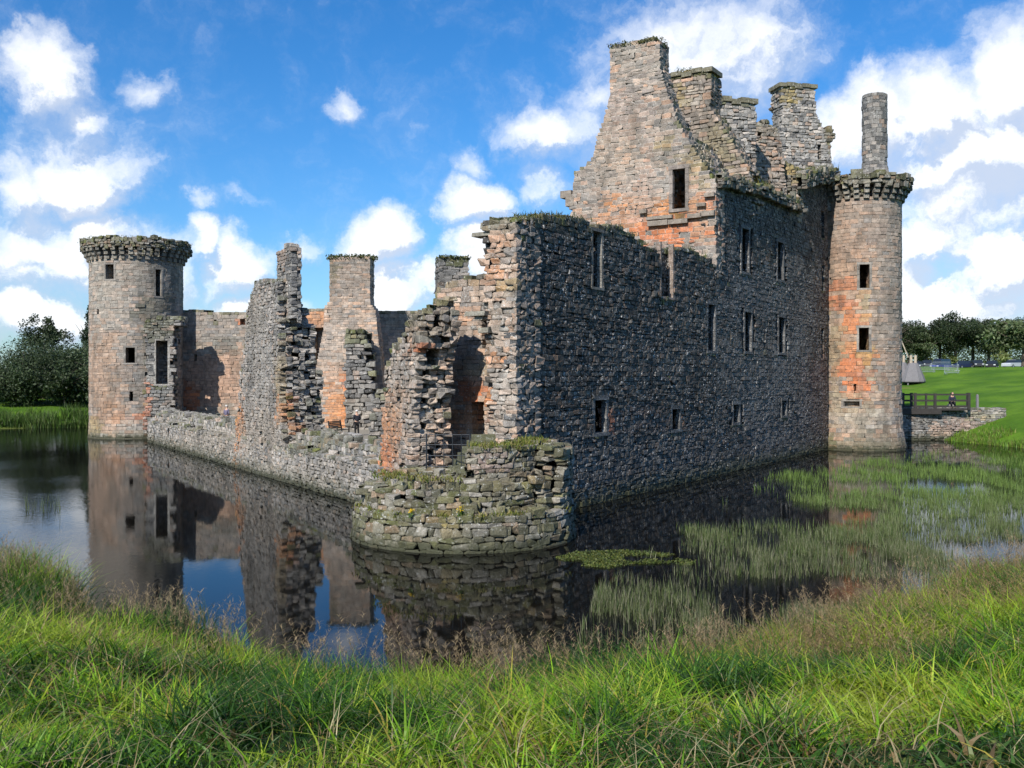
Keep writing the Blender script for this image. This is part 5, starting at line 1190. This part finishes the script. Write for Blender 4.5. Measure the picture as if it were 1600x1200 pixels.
def person(loc, rz, label, coat, trousers, hair, pose='stand', group=None, sc=1.0):
    p = empty('person', loc); p.rotation_euler = (0, 0, rz); p.scale = (sc,) * 3; tag(p, label, 'person', group)
    # the figure faces -Y locally
    if pose == 'sit':
        hip = (0, .0, .50); kn = .47; ft = -.45
        legs = [[(*hip, .15), (s * .10, -.05, .50, .095), (s * .13, -.44, .52, .07), (s * .13, -.48, .08, .045), (s * .13, -.60, .04, .035)] for s in (-1, 1)]
        spine = [(*hip, .15), (0, -.04, .72, .145), (0, -.12, .95, .15), (0, -.17, 1.05, .07), (0, -.20, 1.12, .055)]; hd = (0, -.26, 1.20)
        arms = [[(0, -.12, .95, .15), (s * .19, -.13, .94, .065), (s * .25, -.20, .70, .05), (s * .12, -.38, .60, .036)] for s in (-1, 1)]
        hands = [(s * .10, -.42, .60) for s in (-1, 1)]
    else:
        hip = (0, 0, .93)
        legs = [[(*hip, .15), (s * .09, 0, .86, .10), (s * .11, -.02, .49, .068), (s * .12, .02, .09, .045), (s * .13, -.13, .035, .038)] for s in (-1, 1)]
        spine = [(*hip, .15), (0, .01, 1.12, .135), (0, .0, 1.36, .15), (0, -.0, 1.46, .07), (0, -.01, 1.53, .055)]; hd = (0, -.03, 1.63)
        arms = [[(0, 0, 1.36, .15), (s * .19, 0, 1.37, .065), (s * .25, .03, 1.10, .05), (s * .14, -.18, 1.02, .036)] for s in (-1, 1)]
        hands = [(s * .10, -.25, 1.04) for s in (-1, 1)]
    x, y, z = hd
    head = [(x, y + .01, z - .09, .06), (x, y, z - .03, .085), (x, y + .005, z + .04, .095), (x, y + .01, z + .09, .06)]
    body = [[*[(a, b, c_, r_ * .86) for a, b, c_, r_ in spine], *head], [(x, y, z - .03, .085), (x, y - .10, z - .03, .018)]]
    body += [[(a, b, c_, r_ * .86) for a, b, c_, r_ in l] for l in legs] 
    for s, a_, h_ in zip((-1, 1), arms, hands):
        e = a_[-1]; body.append([(p_[0], p_[1], p_[2], p_[3] * .86) for p_ in a_] + [(h_[0], h_[1], h_[2], .034)])
        for k, (dx, dl) in enumerate(((-.028, .062), (-.010, .075), (.010, .070), (.028, .055))):
            body.append([(h_[0], h_[1], h_[2], .034), (h_[0] + dx, h_[1] - dl * .6, h_[2] - .012, .010), (h_[0] + dx, h_[1] - dl, h_[2] - .035, .008)])
        body.append([(h_[0], h_[1], h_[2], .034), (h_[0] - s * .035, h_[1] - .02, h_[2] + .02, .011), (h_[0] - s * .04, h_[1] - .05, h_[2] + .02, .009)])
    skin('body', p, body, SK)
    ct = [[*spine[:4]]] + [[(q[0], q[1], q[2], q[3] * 1.12) for q in a_] for a_ in arms]; 
    ct[0] = [(q[0], q[1], q[2], q[3] * (1.1 if i < 3 else .95)) for i, q in enumerate(ct[0])]
    ct = [ct[0]] + [[(arms[j][0][0], arms[j][0][1], arms[j][0][2], .165)] + ct[1 + j][1:] for j in range(2)]
    skin('jacket', p, ct, coat)
    skin('trousers', p, [[(q[0], q[1], q[2], q[3] * (1.08 if i else 1.02)) for i, q in enumerate(l[:4])] for l in legs], trousers)
    for l in legs: skin('shoe', p, [[(l[3][0], l[3][1], .07, .05), (l[4][0], l[4][1], .045, .045)]], cloth('shoe_leather', (.02, .018, .016)))
    skin('hair', p, [[(x, y + .05, z - .03, .075), (x, y + .03, z + .05, .112), (x, y - .005, z + .10, .085)]], hair)
    for s in (-1, 1):
        mb = MB(); mb.lathe([(.001, -.012), (.009, -.008), (.012, 0), (.009, .008), (.001, .012)], 8, (x + s * .035, y - .082, z + .01)); mb.build('eye', M_tyre, p)
    return p
person((*px3(557.5, 681, 67)[:2], 1.0), R(215), 'person with white hair in dark clothes standing in the courtyard beside the bench', cloth('dark_coat', (.02, .02, .028)), cloth('dark_trousers', (.012, .012, .014)), cloth('white_hair', (.75, .74, .72)))
person((*px3(354, 0, 76.5)[:2], 1.0), R(150), 'person with white hair in a greyish purple jacket behind the low wall', cloth('purple_jacket', (.13, .115, .17)), cloth('black_trousers', (.012, .012, .014)), cloth('grey_hair', (.6, .59, .56)), sc=1.03)
mbk = MB(); person((*px3(1487, 0, 78.6)[:2], 2.5 - .06), R(-10), 'person in a dark blue jacket sitting hunched on the bridge edge', cloth('navy_jacket', (.02, .022, .045)), cloth('navy_trousers', (.012, .012, .018)), cloth('dark_hair', (.03, .022, .018)), pose='sit')
mbk.box((px3(1487, 0, 78.6)[0], 78.62, 2.66), (.5, .36, .30)); o = mbk.build('stone_block', M_rubble, None, (.2, .19, .17)); tag(o, 'low stone block the hunched person sits on at the bridge end', 'block')

# ---- bench, seen from its end
bx_, by_ = px3(531, 0, 66.5)[:2]
be = empty('park_bench', (bx_, by_, 1.0)); be.rotation_euler = (0, 0, R(68)); tag(be, 'dark wooden bench seen from the side in the courtyard', 'bench')
mb = MB()
for i in range(5): mb.box((0, -.22 + i * .11, .43), (1.5, .085, .035))
mb.build('seat', M_wood, be)
mb = MB()
for i in range(5): mb.box((0, .32 + i * .025, .56 + i * .1), (1.5, .03, .075))
mb.build('backrest', M_wood, be)
for s in (-1, 1):
    for q in (0, 1):
        mb = MB()
        if q: mb.bar((s * .74, .27, 0), (s * .74, .33, .5), .07); mb.bar((s * .74, .33, .5), (s * .74, .45, 1.05), .07)
        else: mb.bar((s * .74, -.25, 0), (s * .74, -.25, .64), .07)
        mb.build('leg', M_wood, be)
    mb = MB(); mb.bar((s * .74, -.34, .65), (s * .74, .36, .66), .08, .05); mb.build('armrest', M_wood, be)

# ---- cars
def car(px, d, rz, label, paint, L=4.2, hgt=1.45, van=False):
    x = (px - 800) / F * d; z = float(ground_h(np.array([x]), np.array([d]))[0])
    t = empty('parked_car', (x, d, z)); t.rotation_euler = (0, 0, rz); tag(t, label, 'car', 'cars in the car park')
    W = 1.75; h = L / 2; P_ = plain_mat('car_paint', paint, .55, 0, .03, 3, 0, .2)
    mb = MB(); hb = .28
    body_ = [(-h, hb), (-h, .62), (-h + .12, .80), (-h + .95, .90), (h - .35, .94), (h, .80), (h, hb)]
    mb.prism(body_, -W / 2, W / 2)
    roof = [(-h + (.7 if van else 1.0), .9), (-h + (1.15 if van else 1.65), hgt - .05), (-h + 2.1, hgt), (h - (.35 if van else .85), hgt), (h - (.1 if van else .35), .94)]
    n = len(roof); 
    mb.add([(a, -W / 2 + .02 + .14 * (b > 1), b) for a, b in roof] + [(a, W / 2 - .02 - .14 * (b > 1), b) for a, b in roof], [(i, i + 1, n + i + 1, n + i) for i in range(1, n - 2)])
    mb.build('body', P_, t)
    mb = MB(); k = .012
    mb.add([(a, -W / 2 + .02 + .14 * (b > 1) - k, b - .01) for a, b in roof] + [(a, W / 2 - .02 - .14 * (b > 1) + k, b - .01) for a, b in roof],
           [(0, 1, n + 1, n), (n - 2, n - 1, 2 * n - 1, 2 * n - 2), (0, n - 1, n - 2, 1), (1, n - 2, 2, 1), (n, n + 1, 2 * n - 2, 2 * n - 1), (n + 1, n + 2, 2 * n - 2, n + 1)]); mb.build('window_glass', M_glass, t)
    for sx in (-h + .8, h - .8):
        for sy in (-W / 2 + .09, W / 2 - .09):
            mb = MB(); mb.tube([(sx, sy - .1, .31), (sx, sy + .1, .31)], .31, 14); w_ = mb.build('wheel', M_tyre, t)
            mb = MB(); mb.tube([(sx, sy - .11, .31), (sx, sy + .11, .31)], .18, 10); mb.build('rim', M_galv, w_)
    for sy in (-.62, .62):
        mb = MB(); mb.box((-h - .01, sy, .66), (.08, .34, .15)); mb.build('headlight', M_lamp, t)
car(1434, 184, R(60), 'black car beside the grey wooden tents', (.012, .012, .014))
car(1449, 187, R(70), 'dark car just left of the blue van', (.02, .022, .028))
car(1470, 180, R(38), 'bright blue van parked in the middle of the car park', (.02, .03, .22), 4.5, 1.95, True)
car(1505, 186, R(25), 'dark blue car with a pale windscreen, right of the yellow-green bush', (.02, .03, .07))
car(1527, 186, R(75), 'dark grey car behind the black hatchback', (.03, .032, .036))
car(1550, 178, R(58), 'black hatchback with a bright front lamp', (.018, .018, .02))
car(1583, 176, R(30), 'silver car partly under the big tree at the right edge', (.42, .44, .47))
# ---- wooden tents (siege engine shelters)
def tent(px, d, label, k=1.0, off=0):
    x = (px - 800) / F * d; z = float(ground_h(np.array([x]), np.array([d]))[0])
    t = empty('wooden_shelter', (x, d, z)); tag(t, label, 'shelter')
    prof = [(1.28, .25), (1.30, .38), (1.12, .9), (.92, 1.4), (.72, 1.9), (.56, 2.25), (.50, 2.35)]
    mb = MB(); n = 22; v = []; 
    for i, (r_, z_) in enumerate(prof):
        for q in range(n):
            a = 6.2832 * q / n; rr = r_ * k * (1 + (.035 if q % 2 else -.02)); v.append((rr * math.cos(a), rr * .8 * math.sin(a), z_ * k))
    mb.add(v, [(i * n + q, i * n + (q + 1) % n, (i + 1) * n + (q + 1) % n, (i + 1) * n + q) for i in range(len(prof) - 1) for q in range(n)])
    mb.add([(0, 0, 2.42 * k)] + v[-n:], (), [(0, 1 + q, 1 + (q + 1) % n) for q in range(n)]); mb.build('cladding', M_grey_wood, t)
    for s in (-1, 1):
        mb = MB(); mb.tube([(s * .24 * k, 0, 2.2 * k), (s * .26 * k, 0, 3.25 * k)], [.17 * k, .15 * k], 10); mb.build('post', M_pale_wood, t)
        mb = MB(); mb.tube([(s * .8 * k, -.5 * k, -.1), (s * .75 * k, -.5 * k, .4 * k)], .08, 6); mb.build('leg', M_grey_wood, t)
tent(1427, 112, 'grey conical plank shelter with two pale posts sticking up, the nearer one')
tent(1409, 114, 'grey conical plank shelter half hidden by the right tower', .95)
mb = MB(); p0 = px3(1405, 524, 113); p1 = px3(1415, 542, 113); mb.tube([p0, (p1[0] + .3, 113, p1[2] - 1.2)], .07, 6); o = mb.build('pole', M_pale_wood); tag(o, 'slanting pale pole leaning over the conical shelters', 'pole')
# ---- barriers
def barrier_proto():
    t = empty('crowd_barrier'); mb = MB(); pts = [(-1.1, 0, .15), (-1.1, 0, 1.05), (1.1, 0, 1.05), (1.1, 0, .15)]
    mb.tube(pts + [pts[0]], .03, 6, False)
    t_ = mb.build('frame', M_galv, t); mb = MB()
    for i in range(17): mb.tube([(-1 + i * .125, 0, .15), (-1 + i * .125, 0, 1.05)], .012, 4, False)
    mb.build('bars', M_galv, t)
    for s in (-1, 1):
        mb = MB(); mb.bar((s * .9, -.3, .02), (s * .9, .3, .02), .05); mb.bar((s * .9, 0, 0), (s * .9, 0, .2), .05); mb.build('foot', M_galv, t)
    return t
bp_ = barrier_proto()
for i, (px, d, rz, lb) in enumerate([(1448, 121, 8, 'metal crowd barrier right below the conical shelter'), (1470, 124, -6, 'metal crowd barrier in the middle of the run'), (1487, 118, 20, 'metal crowd barrier with close bars, second from the right end'), (1496, 121, 65, 'metal crowd barrier at the right end, turned away')]):
    if i == 0: t = bp_
    else:
        t = bp_.copy(); COL.objects.link(t)
        for ch_ in list(bp_.children): c_ = ch_.copy(); COL.objects.link(c_); c_.parent = t
    x = (px - 800) / F * d; t.location = (x, d, float(ground_h(np.array([x]), np.array([d]))[0])); t.rotation_euler = (0, 0, R(rz)); tag(t, lb, 'barrier', 'crowd barriers on the lawn')
